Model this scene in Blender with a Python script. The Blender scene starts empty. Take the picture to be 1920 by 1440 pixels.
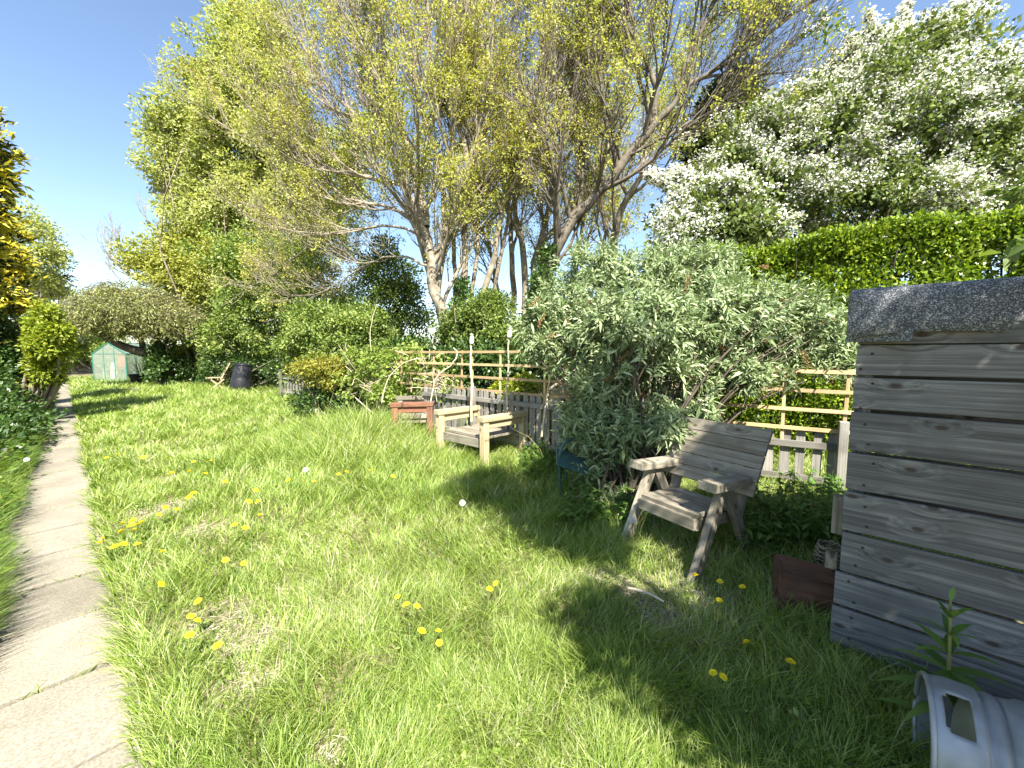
import bpy, bmesh, math, random
import numpy as np
from mathutils import Vector, Matrix

C = bpy.context.scene
COL = C.collection
# ------------------------------------------------------------------ camera
F, CX, CY, H = 740.0, 960.0, 720.0, 1.55          # focal length and centre in photo pixels, eye height
PITCH = math.radians(4.64)
CP, SP = math.cos(PITCH), math.sin(PITCH)
cd = bpy.data.cameras.new("camera")
cam = bpy.data.objects.new("camera", cd)
COL.objects.link(cam)
cam.location = (0, 0, H)
cam.rotation_euler = (math.pi / 2 - PITCH, 0, 0)
cd.sensor_width = 36
cd.lens = 36 * F / 1920
cd.clip_start, cd.clip_end = 0.05, 2000
C.camera = cam
# ------------------------------------------------------------------ light
SUN_EL, SUN_AZ = math.radians(51), math.atan2(0.25, -0.968)
SUN = Vector((math.sin(SUN_AZ) * math.cos(SUN_EL), math.cos(SUN_AZ) * math.cos(SUN_EL), math.sin(SUN_EL)))
w = bpy.data.worlds.new("World")
C.world = w
w.use_nodes = True
nt = w.node_tree
sky = nt.nodes.new("ShaderNodeTexSky")
sky.sky_type = 'NISHITA'
sky.sun_disc = False
sky.sun_elevation, sky.sun_rotation = SUN_EL, SUN_AZ
sky.air_density, sky.dust_density, sky.ozone_density = 1.0, 0.5, 1.3
nt.nodes["Background"].inputs[1].default_value = 0.08
nt.links.new(sky.outputs[0], nt.nodes["Background"].inputs[0])
ld = bpy.data.lights.new("sun", 'SUN')
ld.energy, ld.angle, ld.color = 5.0, math.radians(0.53), (1.0, 0.955, 0.87)
lo = bpy.data.objects.new("sun", ld)
COL.objects.link(lo)
lo.location = (0, 0, 20)
lo.rotation_euler = SUN.to_track_quat('Z', 'Y').to_euler()
C.view_settings.view_transform = 'Standard'
C.view_settings.look = 'None'
C.view_settings.gamma = 1
C.view_settings.exposure = 1.85
C.cycles.use_denoising = True
C.cycles.max_bounces = 8
C.cycles.diffuse_bounces = 3
C.cycles.glossy_bounces = 3
C.cycles.transmission_bounces = 4
C.cycles.transparent_max_bounces = 6
C.cycles.caustics_reflective = C.cycles.caustics_refractive = False


# ------------------------------------------------------------------ helpers
def ray(px, py):
    a, b = (px - CX) / F, (CY - py) / F
    return np.array([a, CP + b * SP, -SP + b * CP])


def at(px, py, Y):
    d = ray(px, py)
    return d * (Y / d[1]) + np.array([0, 0, H])


def gnd(px, py, z=0.0):
    d = ray(px, py)
    return d * ((z - H) / d[2]) + np.array([0, 0, H])


def nrm(v):
    v = np.asarray(v, float)
    n = np.linalg.norm(v, axis=-1, keepdims=True)
    return v / np.maximum(n, 1e-9)


def hash3(ix, iy, iz, seed):
    m = np.int64(0xffffffff)
    n = (ix * 374761393 + iy * 668265263 + iz * 1440662683 + seed * 974634777) & m
    n = ((n ^ (n >> 13)) * 1274126177) & m
    n = ((n ^ (n >> 16)) * 668265261) & m
    return ((n ^ (n >> 15)) & m) / 4294967296.0


def vnoise(P, freq, seed=0):
    q = np.asarray(P, float) * freq + 500.0
    i = np.floor(q).astype(np.int64)
    f = q - i
    f = f * f * (3 - 2 * f)
    out = 0
    for dx in (0, 1):
        for dy in (0, 1):
            for dz in (0, 1):
                wgt = (f[..., 0] if dx else 1 - f[..., 0]) * (f[..., 1] if dy else 1 - f[..., 1]) * (f[..., 2] if dz else 1 - f[..., 2])
                out = out + wgt * hash3(i[..., 0] + dx, i[..., 1] + dy, i[..., 2] + dz, seed)
    return out


def tag(o, label=None, cat=None, group=None, kind=None):
    if label: o['label'] = label
    if cat: o['category'] = cat
    if group: o['group'] = group
    if kind: o['kind'] = kind
    return o


def empty(name, loc, label=None, cat=None, group=None):
    o = bpy.data.objects.new(name, None)
    COL.objects.link(o)
    o.location = loc
    o.empty_display_size = 0.1
    return tag(o, label, cat, group)


def link(name, me, mat, parent=None, world=None):
    o = bpy.data.objects.new(name, me)
    COL.objects.link(o)
    if mat is not None: me.materials.append(mat)
    M = world if world is not None else Matrix.Identity(4)
    if parent is not None:
        o.parent = parent
        base = Vector((0, 0, 0)); q = parent
        while q is not None:
            base = base + q.location; q = q.parent
        o.matrix_basis = Matrix.Translation(-base) @ M
    else:
        o.matrix_basis = M
    return o


def mesh_quads(V, Q, smooth=False, name="mesh"):
    me = bpy.data.meshes.new(name)
    V = np.ascontiguousarray(V, dtype=np.float32).reshape(-1, 3)
    Q = np.ascontiguousarray(Q, dtype=np.int32)
    k = Q.shape[1]
    me.vertices.add(len(V)); me.vertices.foreach_set("co", V.ravel())
    me.loops.add(Q.size); me.loops.foreach_set("vertex_index", Q.ravel())
    me.polygons.add(len(Q)); me.polygons.foreach_set("loop_start", np.arange(len(Q), dtype=np.int32) * k)
    if smooth: me.polygons.foreach_set("use_smooth", np.ones(len(Q), dtype=bool))
    me.update(calc_edges=True)
    return me


def recentre(me, loc):
    me.transform(Matrix.Translation(-Vector(loc)))


def join(parts):
    Vs, Qs, n = [], [], 0
    for V, Q in parts:
        V = V.reshape(-1, 3)
        Vs.append(V); Qs.append(Q + n); n += len(V)
    return np.concatenate(Vs), np.concatenate(Qs)


def diamonds(P, D, N, L, W, fold=0.12, droop=0.15):
    """n leaves of one folded quad each"""
    n = len(P)
    L = np.broadcast_to(L, (n,))[:, None]; W = np.broadcast_to(W, (n,))[:, None]
    S = nrm(np.cross(D, N))
    N = np.cross(S, D)
    V = np.stack([P, P + D * L * .45 + S * W * .5 + N * L * fold, P + D * L - N * L * droop, P + D * L * .45 - S * W * .5 + N * L * fold], 1)
    return V.reshape(-1, 3), np.arange(n * 4).reshape(-1, 4)


def strips(P, D, N, L, W, prof=(.35, 1, .9, .1), bend=None):
    """curved ribbons: len(prof) rows, bend = displacement at the tip (n,3)"""
    n, k = len(P), len(prof)
    L = np.broadcast_to(L, (n,))[:, None]; W = np.broadcast_to(W, (n,))[:, None]
    S = nrm(np.cross(D, N))
    rows = []
    for i, pr in enumerate(prof):
        t = i / (k - 1)
        c = P + D * L * t + (0 if bend is None else bend * t * t)
        rows += [c - S * W * pr * .5, c + S * W * pr * .5]
    V = np.stack(rows, 1)
    b = np.arange(n)[:, None, None] * (2 * k)
    q = np.array([[2 * i, 2 * i + 1, 2 * i + 3, 2 * i + 2] for i in range(k - 1)])[None]
    return V.reshape(-1, 3), (b + q).reshape(-1, 4)


def tubes(polys, sides=6):
    """polys: list of (pts (k,3), radii (k,)) -> open tubes"""
    out = []
    by = {}
    for p, r in polys:
        by.setdefault(len(p), []).append((p, r))
    for k, lst in by.items():
        P = np.array([p for p, r in lst]); R = np.array([r for p, r in lst])
        n = len(P)
        T = np.empty_like(P)
        T[:, 1:-1] = P[:, 2:] - P[:, :-2]; T[:, 0] = P[:, 1] - P[:, 0]; T[:, -1] = P[:, -1] - P[:, -2]
        T = nrm(T)
        ref = np.where(np.abs(T[:, :1, 2:3]) > .9, np.array([1., 0, 0]), np.array([0, 0, 1.]))
        A = nrm(np.cross(T, np.broadcast_to(ref, T.shape))); B = np.cross(T, A)
        ang = np.arange(sides) * 2 * np.pi / sides
        V = P[:, :, None] + R[:, :, None, None] * (A[:, :, None] * np.cos(ang)[None, None, :, None] + B[:, :, None] * np.sin(ang)[None, None, :, None])
        i, j = np.meshgrid(np.arange(k - 1), np.arange(sides), indexing='ij')
        j2 = (j + 1) % sides
        q = np.stack([i * sides + j, i * sides + j2, (i + 1) * sides + j2, (i + 1) * sides + j], -1).reshape(-1, 4)
        Q = (np.arange(n)[:, None, None] * (k * sides) + q[None]).reshape(-1, 4)
        out.append((V.reshape(-1, 3), Q))
    return join(out)


def spline(pts, n=10):
    p = np.array(pts, float)
    if len(p) == 2:
        t = np.linspace(0, 1, n)[:, None]
        return p[0] * (1 - t) + p[1] * t
    e = np.vstack([2 * p[0] - p[1], p, 2 * p[-1] - p[-2]])
    m = len(p) - 1
    out = []
    for u in np.linspace(0, m - 1e-6, n):
        i = int(u); f = u - i
        a, b, c, d = e[i], e[i + 1], e[i + 2], e[i + 3]
        out.append(.5 * ((2 * b) + (-a + c) * f + (2 * a - 5 * b + 4 * c - d) * f * f + (-a + 3 * b - 3 * c + d) * f ** 3))
    return np.array(out)


# ------------------------------------------------------------------ materials
def newmat(name):
    m = bpy.data.materials.new(name); m.use_nodes = True
    n = m.node_tree.nodes; l = m.node_tree.links
    return m, n, l, n["Principled BSDF"]


def ramp(n, cols, poss=None, interp='LINEAR'):
    r = n.new("ShaderNodeValToRGB"); cr = r.color_ramp; cr.interpolation = interp
    k = len(cols)
    poss = poss or [i / max(1, k - 1) for i in range(k)]
    while len(cr.elements) < k: cr.elements.new(.5)
    for e, c, p in zip(cr.elements, cols, poss):
        e.position = p; e.color = (*c, 1)
    return r


def leafmat(name, cols, poss=None, trans=.35, rough=.5, spec=.35, tint=(1.15, 1.2, .6), patch=0.0, pscale=.8):
    m, n, l, b = newmat(name)
    g = n.new("ShaderNodeNewGeometry")
    r = ramp(n, cols, poss)
    src = g.outputs["Random Per Island"]
    if patch:
        tc = n.new("ShaderNodeTexCoord"); nz = n.new("ShaderNodeTexNoise"); nz.inputs["Scale"].default_value = pscale
        nz.inputs["Detail"].default_value = 3
        l.new(tc.outputs["Object"], nz.inputs["Vector"])
        mr = n.new("ShaderNodeMapRange"); mr.inputs[1].default_value = .3; mr.inputs[2].default_value = .7
        mr.inputs[3].default_value = -patch; mr.inputs[4].default_value = patch
        l.new(nz.outputs[0], mr.inputs[0])
        ad = n.new("ShaderNodeMath"); ad.operation = 'ADD'; ad.use_clamp = True
        l.new(src, ad.inputs[0]); l.new(mr.outputs[0], ad.inputs[1]); src = ad.outputs[0]
    l.new(src, r.inputs[0])
    l.new(r.outputs[0], b.inputs["Base Color"])
    b.inputs["Roughness"].default_value = rough
    b.inputs["Specular IOR Level"].default_value = spec
    t = n.new("ShaderNodeBsdfTranslucent")
    mx = n.new("ShaderNodeMix"); mx.data_type = 'RGBA'; mx.blend_type = 'MULTIPLY'; mx.inputs[0].default_value = 1
    mx.inputs[7].default_value = (*tint, 1)
    l.new(r.outputs[0], mx.inputs[6]); l.new(mx.outputs[2], t.inputs[0])
    ms = n.new("ShaderNodeMixShader"); ms.inputs[0].default_value = trans
    l.new(b.outputs[0], ms.inputs[1]); l.new(t.outputs[0], ms.inputs[2])
    l.new(ms.outputs[0], n["Material Output"].inputs[0])
    return m


def woodmat(name, cols, grain=26.0, knots=True, stain=None, rough=.75, bump=.25):
    """grain runs along the local x axis of each board"""
    m, n, l, b = newmat(name)
    tc = n.new("ShaderNodeTexCoord"); oi = n.new("ShaderNodeObjectInfo")
    cmb = n.new("ShaderNodeCombineXYZ"); mul = n.new("ShaderNodeMath"); mul.operation = 'MULTIPLY'; mul.inputs[1].default_value = 37.0
    l.new(oi.outputs["Random"], mul.inputs[0]); l.new(mul.outputs[0], cmb.inputs[0]); l.new(mul.outputs[0], cmb.inputs[1])
    add = n.new("ShaderNodeVectorMath"); add.operation = 'ADD'
    l.new(tc.outputs["Object"], add.inputs[0]); l.new(cmb.outputs[0], add.inputs[1])
    mp = n.new("ShaderNodeMapping"); mp.inputs["Scale"].default_value = (1.1, grain * 1.5, grain * 1.5)
    l.new(add.outputs[0], mp.inputs[0])
    # knots warp the grain
    kp = n.new("ShaderNodeMapping"); kp.inputs["Scale"].default_value = (2.6, 5.0, 5.0); l.new(add.outputs[0], kp.inputs[0])
    vo = n.new("ShaderNodeTexVoronoi"); vo.voronoi_dimensions = '2D'; vo.inputs["Scale"].default_value = 1.0; l.new(kp.outputs[0], vo.inputs[0])
    kn = n.new("ShaderNodeMapRange"); kn.inputs[1].default_value = .05; kn.inputs[2].default_value = .3
    kn.inputs[3].default_value = 1; kn.inputs[4].default_value = 0; l.new(vo.outputs["Distance"], kn.inputs[0])
    warp = n.new("ShaderNodeVectorMath"); warp.operation = 'ADD'
    wc = n.new("ShaderNodeCombineXYZ"); l.new(kn.outputs[0], wc.inputs[1]); l.new(kn.outputs[0], wc.inputs[2])
    sc = n.new("ShaderNodeVectorMath"); sc.operation = 'SCALE'; sc.inputs["Scale"].default_value = 1.6 if knots else 0
    l.new(wc.outputs[0], sc.inputs[0]); l.new(mp.outputs[0], warp.inputs[0]); l.new(sc.outputs[0], warp.inputs[1])
    nz = n.new("ShaderNodeTexNoise"); nz.inputs["Scale"].default_value = 1.0; nz.inputs["Detail"].default_value = 6; nz.inputs["Roughness"].default_value = .65
    l.new(warp.outputs[0], nz.inputs["Vector"])
    r = ramp(n, cols, [.28 + .44 * i / max(1, len(cols) - 1) for i in range(len(cols))])
    l.new(nz.outputs[0], r.inputs[0])
    col = r.outputs[0]
    # board to board tone
    tone = n.new("ShaderNodeMapRange"); tone.inputs[3].default_value = .72; tone.inputs[4].default_value = 1.25
    l.new(oi.outputs["Random"], tone.inputs[0])
    hs = n.new("ShaderNodeHueSaturation"); l.new(tone.outputs[0], hs.inputs["Value"]); l.new(col, hs.inputs["Color"]); col = hs.outputs[0]
    # blotches
    bz = n.new("ShaderNodeTexNoise"); bz.inputs["Scale"].default_value = 4.0; bz.inputs["Detail"].default_value = 4; l.new(add.outputs[0], bz.inputs["Vector"])
    bm_ = n.new("ShaderNodeMapRange"); bm_.inputs[1].default_value = .45; bm_.inputs[2].default_value = .72; bm_.inputs[4].default_value = .75
    l.new(bz.outputs[0], bm_.inputs[0])
    mx = n.new("ShaderNodeMix"); mx.data_type = 'RGBA'
    l.new(bm_.outputs[0], mx.inputs[0]); l.new(col, mx.inputs[6]); mx.inputs[7].default_value = (*(stain or tuple(c * .7 for c in cols[0])), 1); col = mx.outputs[2]
    if knots:
        k2 = n.new("ShaderNodeMapRange"); k2.inputs[1].default_value = .035; k2.inputs[2].default_value = .075; k2.inputs[3].default_value = .85; k2.inputs[4].default_value = 0
        l.new(vo.outputs["Distance"], k2.inputs[0])
        mk = n.new("ShaderNodeMix"); mk.data_type = 'RGBA'; l.new(k2.outputs[0], mk.inputs[0]); l.new(col, mk.inputs[6])
        mk.inputs[7].default_value = (.05, .035, .025, 1); col = mk.outputs[2]
    l.new(col, b.inputs["Base Color"])
    b.inputs["Roughness"].default_value = rough; b.inputs["Specular IOR Level"].default_value = .25
    bp = n.new("ShaderNodeBump"); bp.inputs["Strength"].default_value = bump; bp.inputs["Distance"].default_value = .004
    l.new(nz.outputs[0], bp.inputs["Height"]); l.new(bp.outputs[0], b.inputs["Normal"])
    return m


def plainmat(name, c1, c2=None, scale=8.0, rough=.7, metal=0.0, spec=.3, bump=0.0, lo=.35, hi=.65, detail=5):
    m, n, l, b = newmat(name)
    tc = n.new("ShaderNodeTexCoord"); nz = n.new("ShaderNodeTexNoise"); nz.inputs["Scale"].default_value = scale; nz.inputs["Detail"].default_value = detail
    l.new(tc.outputs["Object"], nz.inputs["Vector"])
    r = ramp(n, [c1, c2 or tuple(c * .75 for c in c1)], [lo, hi]); l.new(nz.outputs[0], r.inputs[0])
    l.new(r.outputs[0], b.inputs["Base Color"])
    b.inputs["Roughness"].default_value = rough; b.inputs["Metallic"].default_value = metal; b.inputs["Specular IOR Level"].default_value = spec
    if bump:
        bp = n.new("ShaderNodeBump"); bp.inputs["Strength"].default_value = bump; bp.inputs["Distance"].default_value = .01
        l.new(nz.outputs[0], bp.inputs["Height"]); l.new(bp.outputs[0], b.inputs["Normal"])
    return m


M = {}
M['grass'] = leafmat('grass_blades', [(.10, .175, .024), (.20, .295, .045), (.305, .405, .08), (.40, .475, .13), (.46, .49, .20), (.53, .50, .33)], [0, .28, .55, .8, .95, 1], trans=.48, rough=.42, spec=.45, patch=.25, pscale=1.1)
M['verge'] = leafmat('verge_weeds', [(.05, .10, .015), (.09, .165, .022), (.15, .23, .035), (.24, .29, .06)], trans=.35, patch=.2)
M['weed'] = leafmat('broad_weeds', [(.06, .13, .022), (.11, .20, .035), (.18, .27, .055)], trans=.35)
M['ash'] = leafmat('ash_leaves', [(.25, .26, .06), (.38, .40, .085), (.47, .47, .12), (.42, .33, .13)], [0, .35, .85, 1], trans=.4, patch=.25, pscale=.5)
M['poplar'] = leafmat('bright_leaves', [(.25, .28, .075), (.37, .40, .13), (.48, .49, .22)], trans=.45, patch=.15)
M['olive'] = leafmat('olive_leaves', [(.22, .235, .045), (.34, .36, .075), (.44, .44, .12)], trans=.4, patch=.15)
M['mid'] = leafmat('mid_green_leaves', [(.075, .12, .022), (.14, .20, .04), (.24, .31, .08)], trans=.35, patch=.2)
M['dark'] = leafmat('dark_leaves', [(.03, .065, .014), (.055, .11, .022), (.10, .16, .035)], trans=.25, spec=.5, rough=.4)
M['light'] = leafmat('light_leaves', [(.15, .22, .035), (.23, .31, .06), (.32, .38, .10)], trans=.4, patch=.15)
M['soft'] = leafmat('soft_green_leaves', [(.07, .12, .022), (.14, .21, .04), (.24, .31, .075), (.33, .38, .11)], trans=.35, patch=.3, pscale=2.0)
M['yellow'] = leafmat('yellow_leaves', [(.15, .19, .03), (.29, .29, .05), (.42, .37, .07)], trans=.4, tint=(1.1, 1.05, .6))
M['lime'] = leafmat('lime_leaves', [(.14, .20, .02), (.25, .31, .03), (.36, .38, .045)], trans=.4)
M['gold'] = leafmat('gold_fronds', [(.22, .23, .02), (.52, .46, .03), (.85, .75, .12)], trans=.3, tint=(1.1, 1, .5))
M['willow'] = leafmat('fine_grey_leaves', [(.20, .225, .065), (.30, .32, .11), (.38, .39, .17)], trans=.35)
M['budd'] = leafmat('grey_green_leaves', [(.10, .15, .055), (.19, .255, .105), (.33, .39, .20), (.42, .47, .27)], [0, .4, .8, 1], trans=.2, spec=.4, rough=.5, tint=(1.1, 1.15, .7))
M['haw'] = leafmat('hawthorn_leaves', [(.075, .11, .025), (.13, .18, .045), (.22, .26, .08)], trans=.3, patch=.2)
M['blossom'] = leafmat('white_blossom', [(.62, .61, .50), (.78, .77, .70), (.86, .86, .82)], trans=.3, tint=(1, 1, .95), rough=.8)
M['privet'] = leafmat('privet_leaves', [(.09, .165, .015), (.19, .28, .022), (.33, .40, .045)], trans=.35, spec=.5, rough=.35)
M['purple'] = leafmat('purple_leaves', [(.06, .02, .02), (.11, .03, .03)], trans=.3, tint=(1.2, .7, .7))
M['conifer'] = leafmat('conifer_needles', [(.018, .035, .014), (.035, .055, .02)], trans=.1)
M['dead'] = leafmat('dead_flowers', [(.20, .11, .045), (.32, .19, .08)], trans=.2, tint=(1, .9, .7))
M['straw'] = leafmat('straw', [(.3, .24, .1), (.46, .38, .17)], trans=.3, tint=(1, .95, .7))
M['thatch'] = leafmat('dead_thatch', [(.30, .26, .17), (.42, .385, .27), (.50, .47, .36)], trans=.15, tint=(1, .95, .8))
M['petal'] = leafmat('dandelion_petals', [(.90, .72, .02), (.92, .80, .04)], trans=.25, tint=(1, .9, .4), rough=.7)
M['fluff'] = leafmat('dandelion_fluff', [(.7, .7, .66), (.8, .8, .78)], trans=.4, tint=(1, 1, 1))
M['stalk'] = plainmat('flower_stalk', (.16, .2, .05), (.2, .17, .06))
M['ashbark'] = plainmat('pale_ash_bark', (.34, .295, .22), (.16, .13, .09), scale=6, bump=.5, rough=.9)
M['bark'] = plainmat('grey_bark', (.30, .26, .195), (.14, .115, .08), scale=6, bump=.6, rough=.9)
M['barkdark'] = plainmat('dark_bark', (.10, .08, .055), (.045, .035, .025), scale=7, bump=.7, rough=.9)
M['ashdark'] = plainmat('dark_ash_bark', (.17, .145, .11), (.08, .065, .048), scale=6, bump=.5, rough=.9)  # dark grey bark of the strongly leaning ash
M['twig'] = plainmat('twig_bark', (.25, .2, .13), (.14, .11, .07), scale=9, rough=.9)
M['shed'] = woodmat('silvered_boards', [(.045, .044, .042), (.14, .138, .133), (.27, .263, .25)], grain=34, stain=(.085, .085, .078), bump=.5)
M['chair'] = woodmat('weathered_timber', [(.105, .088, .062), (.225, .198, .15), (.345, .315, .25)], grain=32, stain=(.13, .11, .075), bump=.5)
M['pale'] = woodmat('pale_timber', [(.27, .20, .10), (.40, .32, .185), (.50, .42, .27)], grain=28, stain=(.33, .27, .17))
M['red'] = woodmat('red_brown_timber', [(.10, .04, .022), (.20, .085, .05), (.29, .15, .095)], grain=26, stain=(.22, .12, .07))
M['trellis'] = woodmat('trellis_timber', [(.32, .21, .10), (.47, .33, .165), (.58, .43, .24)], grain=30, knots=False, stain=(.3, .22, .13))
M['picket'] = woodmat('picket_timber', [(.12, .11, .095), (.23, .215, .185), (.34, .32, .28)], grain=30, knots=False)
M['block'] = woodmat('old_red_block', [(.045, .022, .015), (.10, .045, .028), (.16, .08, .055)], grain=14, stain=(.05, .03, .02))
M['cane'] = woodmat('cane', [(.36, .29, .19), (.52, .44, .31), (.6, .53, .4)], grain=20, knots=False)
M['green'] = plainmat('green_paint', (.02, .13, .09), (.03, .15, .105), rough=.45)
M['teal'] = plainmat('teal_paint', (.03, .075, .07), (.05, .10, .095), rough=.4, scale=14)
M['black'] = plainmat('black_plastic', (.012, .013, .016), (.02, .021, .025), rough=.45)
M['white'] = plainmat('white_plastic', (.75, .74, .7), (.65, .64, .6), rough=.5)
M['orange'] = plainmat('orange_sheet', (.45, .13, .05), (.36, .09, .04), rough=.8, scale=3)
M['nail'] = plainmat('nail', (.03, .025, .02), (.06, .04, .03), rough=.6)
M['alu'] = plainmat('dull_aluminium', (.36, .375, .39), (.25, .255, .25), scale=9, rough=.55, metal=.6, bump=.12)
M['brick'] = plainmat('brick_pale', (.4, .33, .25), (.3, .24, .18), rough=.9)


def glassmat():
    m, n, l, b = newmat('greenhouse_glass')
    n.remove(b)
    t = n.new("ShaderNodeBsdfTransparent"); t.inputs[0].default_value = (.86, .92, .88, 1)
    g = n.new("ShaderNodeBsdfGlossy"); g.inputs["Roughness"].default_value = .08
    d = n.new("ShaderNodeBsdfDiffuse"); d.inputs[0].default_value = (.6, .65, .58, 1)
    m1 = n.new("ShaderNodeMixShader"); m1.inputs[0].default_value = .12
    m2 = n.new("ShaderNodeMixShader"); m2.inputs[0].default_value = .12
    l.new(t.outputs[0], m1.inputs[1]); l.new(g.outputs[0], m1.inputs[2])
    l.new(m1.outputs[0], m2.inputs[1]); l.new(d.outputs[0], m2.inputs[2])
    l.new(m2.outputs[0], n["Material Output"].inputs[0])
    return m


def feltmat():
    m, n, l, b = newmat('mineral_felt')
    tc = n.new("ShaderNodeTexCoord")
    v = n.new("ShaderNodeTexVoronoi"); v.inputs["Scale"].default_value = 260; l.new(tc.outputs["Object"], v.inputs[0])
    r = ramp(n, [(.03, .034, .04), (.075, .082, .092), (.17, .18, .19), (.42, .43, .44)], [0, .45, .8, 1])
    sx = n.new("ShaderNodeSeparateColor"); l.new(v.outputs["Color"], sx.inputs[0]); l.new(sx.outputs[0], r.inputs[0])
    l.new(r.outputs[0], b.inputs["Base Color"]); b.inputs["Roughness"].default_value = .8
    bp = n.new("ShaderNodeBump"); bp.inputs["Strength"].default_value = .6; bp.inputs["Distance"].default_value = .003
    l.new(v.outputs["Distance"], bp.inputs["Height"]); l.new(bp.outputs[0], b.inputs["Normal"])
    return m


def concretemat():
    m, n, l, b = newmat('concrete_slabs')
    tc = n.new("ShaderNodeTexCoord"); g = n.new("ShaderNodeNewGeometry")
    a = n.new("ShaderNodeTexNoise"); a.inputs["Scale"].default_value = 95; a.inputs["Detail"].default_value = 6
    c = n.new("ShaderNodeTexNoise"); c.inputs["Scale"].default_value = 2.3; c.inputs["Detail"].default_value = 6
    l.new(tc.outputs["Object"], a.inputs["Vector"]); l.new(tc.outputs["Object"], c.inputs["Vector"])
    r = ramp(n, [(.175, .155, .118), (.23, .207, .162), (.285, .258, .207)], [.3, .5, .7]); l.new(a.outputs[0], r.inputs[0])
    r2 = ramp(n, [(.78, .77, .74), (1, 1, 1)], [.32, .58]); l.new(c.outputs[0], r2.inputs[0])
    mx = n.new("ShaderNodeMix"); mx.data_type = 'RGBA'; mx.blend_type = 'MULTIPLY'; mx.inputs[0].default_value = 1
    l.new(r.outputs[0], mx.inputs[6]); l.new(r2.outputs[0], mx.inputs[7])
    ms = n.new("ShaderNodeTexNoise"); ms.inputs["Scale"].default_value = 5.5; ms.inputs["Detail"].default_value = 9; ms.inputs["Roughness"].default_value = .7
    l.new(tc.outputs["Object"], ms.inputs["Vector"])
    mm = n.new("ShaderNodeMapRange"); mm.inputs[1].default_value = .56; mm.inputs[2].default_value = .70; mm.inputs[4].default_value = .6
    l.new(ms.outputs[0], mm.inputs[0])
    mz = n.new("ShaderNodeMix"); mz.data_type = 'RGBA'; l.new(mm.outputs[0], mz.inputs[0]); l.new(mx.outputs[2], mz.inputs[6]); mz.inputs[7].default_value = (.115, .105, .07, 1)
    mx = mz
    hs = n.new("ShaderNodeHueSaturation"); mr = n.new("ShaderNodeMapRange"); mr.inputs[3].default_value = .86; mr.inputs[4].default_value = 1.1
    l.new(g.outputs["Random Per Island"], mr.inputs[0]); l.new(mr.outputs[0], hs.inputs["Value"]); l.new(mx.outputs[2], hs.inputs["Color"])
    l.new(hs.outputs[0], b.inputs["Base Color"]); b.inputs["Roughness"].default_value = .9; b.inputs["Specular IOR Level"].default_value = .2
    bp = n.new("ShaderNodeBump"); bp.inputs["Strength"].default_value = .5; bp.inputs["Distance"].default_value = .006
    l.new(a.outputs[0], bp.inputs["Height"]); l.new(bp.outputs[0], b.inputs["Normal"])
    return m


def soilmat():
    m, n, l, b = newmat('turf_soil')
    tc = n.new("ShaderNodeTexCoord")
    a = n.new("ShaderNodeTexNoise"); a.inputs["Scale"].default_value = 1.4; a.inputs["Detail"].default_value = 8
    c = n.new("ShaderNodeTexNoise"); c.inputs["Scale"].default_value = 40; c.inputs["Detail"].default_value = 6
    l.new(tc.outputs["Object"], a.inputs["Vector"]); l.new(tc.outputs["Object"], c.inputs["Vector"])
    r = ramp(n, [(.055, .075, .018), (.10, .12, .03), (.16, .13, .075)], [.35, .55, .75]); l.new(a.outputs[0], r.inputs[0])
    r2 = ramp(n, [(.07, .055, .035), (.27, .225, .14), (.42, .37, .25)], [.3, .55, .75]); l.new(c.outputs[0], r2.inputs[0])
    mx = n.new("ShaderNodeMix"); mx.data_type = 'RGBA'; mx.inputs[0].default_value = .6
    l.new(r.outputs[0], mx.inputs[6]); l.new(r2.outputs[0], mx.inputs[7]); l.new(mx.outputs[2], b.inputs["Base Color"])
    b.inputs["Roughness"].default_value = 1; b.inputs["Specular IOR Level"].default_value = .1
    bp = n.new("ShaderNodeBump"); bp.inputs["Strength"].default_value = .8; bp.inputs["Distance"].default_value = .02
    l.new(c.outputs[0], bp.inputs["Height"]); l.new(bp.outputs[0], b.inputs["Normal"])
    return m


M['glass'], M['felt'], M['concrete'], M['soil'] = glassmat(), feltmat(), concretemat(), soilmat()


# ------------------------------------------------------------------ solid shapes
def box_mesh(sx, sy, sz, bev=.004, wob=0.0, rng=None):
    bm = bmesh.new()
    bmesh.ops.create_cube(bm, size=1)
    for v in bm.verts: v.co = Vector((v.co.x * sx, v.co.y * sy, v.co.z * sz))
    if bev: bmesh.ops.bevel(bm, geom=list(bm.edges), offset=min(bev, .3 * min(sx, sy, sz)), segments=2, profile=.6, affect='EDGES')
    if wob and rng is not None:
        for v in bm.verts: v.co += Vector(rng.normal(0, wob, 3))
    me = bpy.data.meshes.new("box"); bm.to_mesh(me); bm.free()
    return me


def board(name, p0, p1, wdir, w_, t_, mat, parent, bev=.004, over=0.0):
    """a bar from p0 to p1 (centre line), w_ along wdir, t_ across"""
    p0, p1 = Vector(p0), Vector(p1)
    x = (p1 - p0); L = x.length + 2 * over; x.normalize()
    y = Vector(wdir); y = (y - x * y.dot(x)).normalized(); z = x.cross(y)
    R = Matrix((x, y, z)).transposed().to_4x4()
    return link(name, box_mesh(L, w_, t_, bev), mat, parent, Matrix.Translation((p0 + p1) / 2) @ R)


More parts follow.
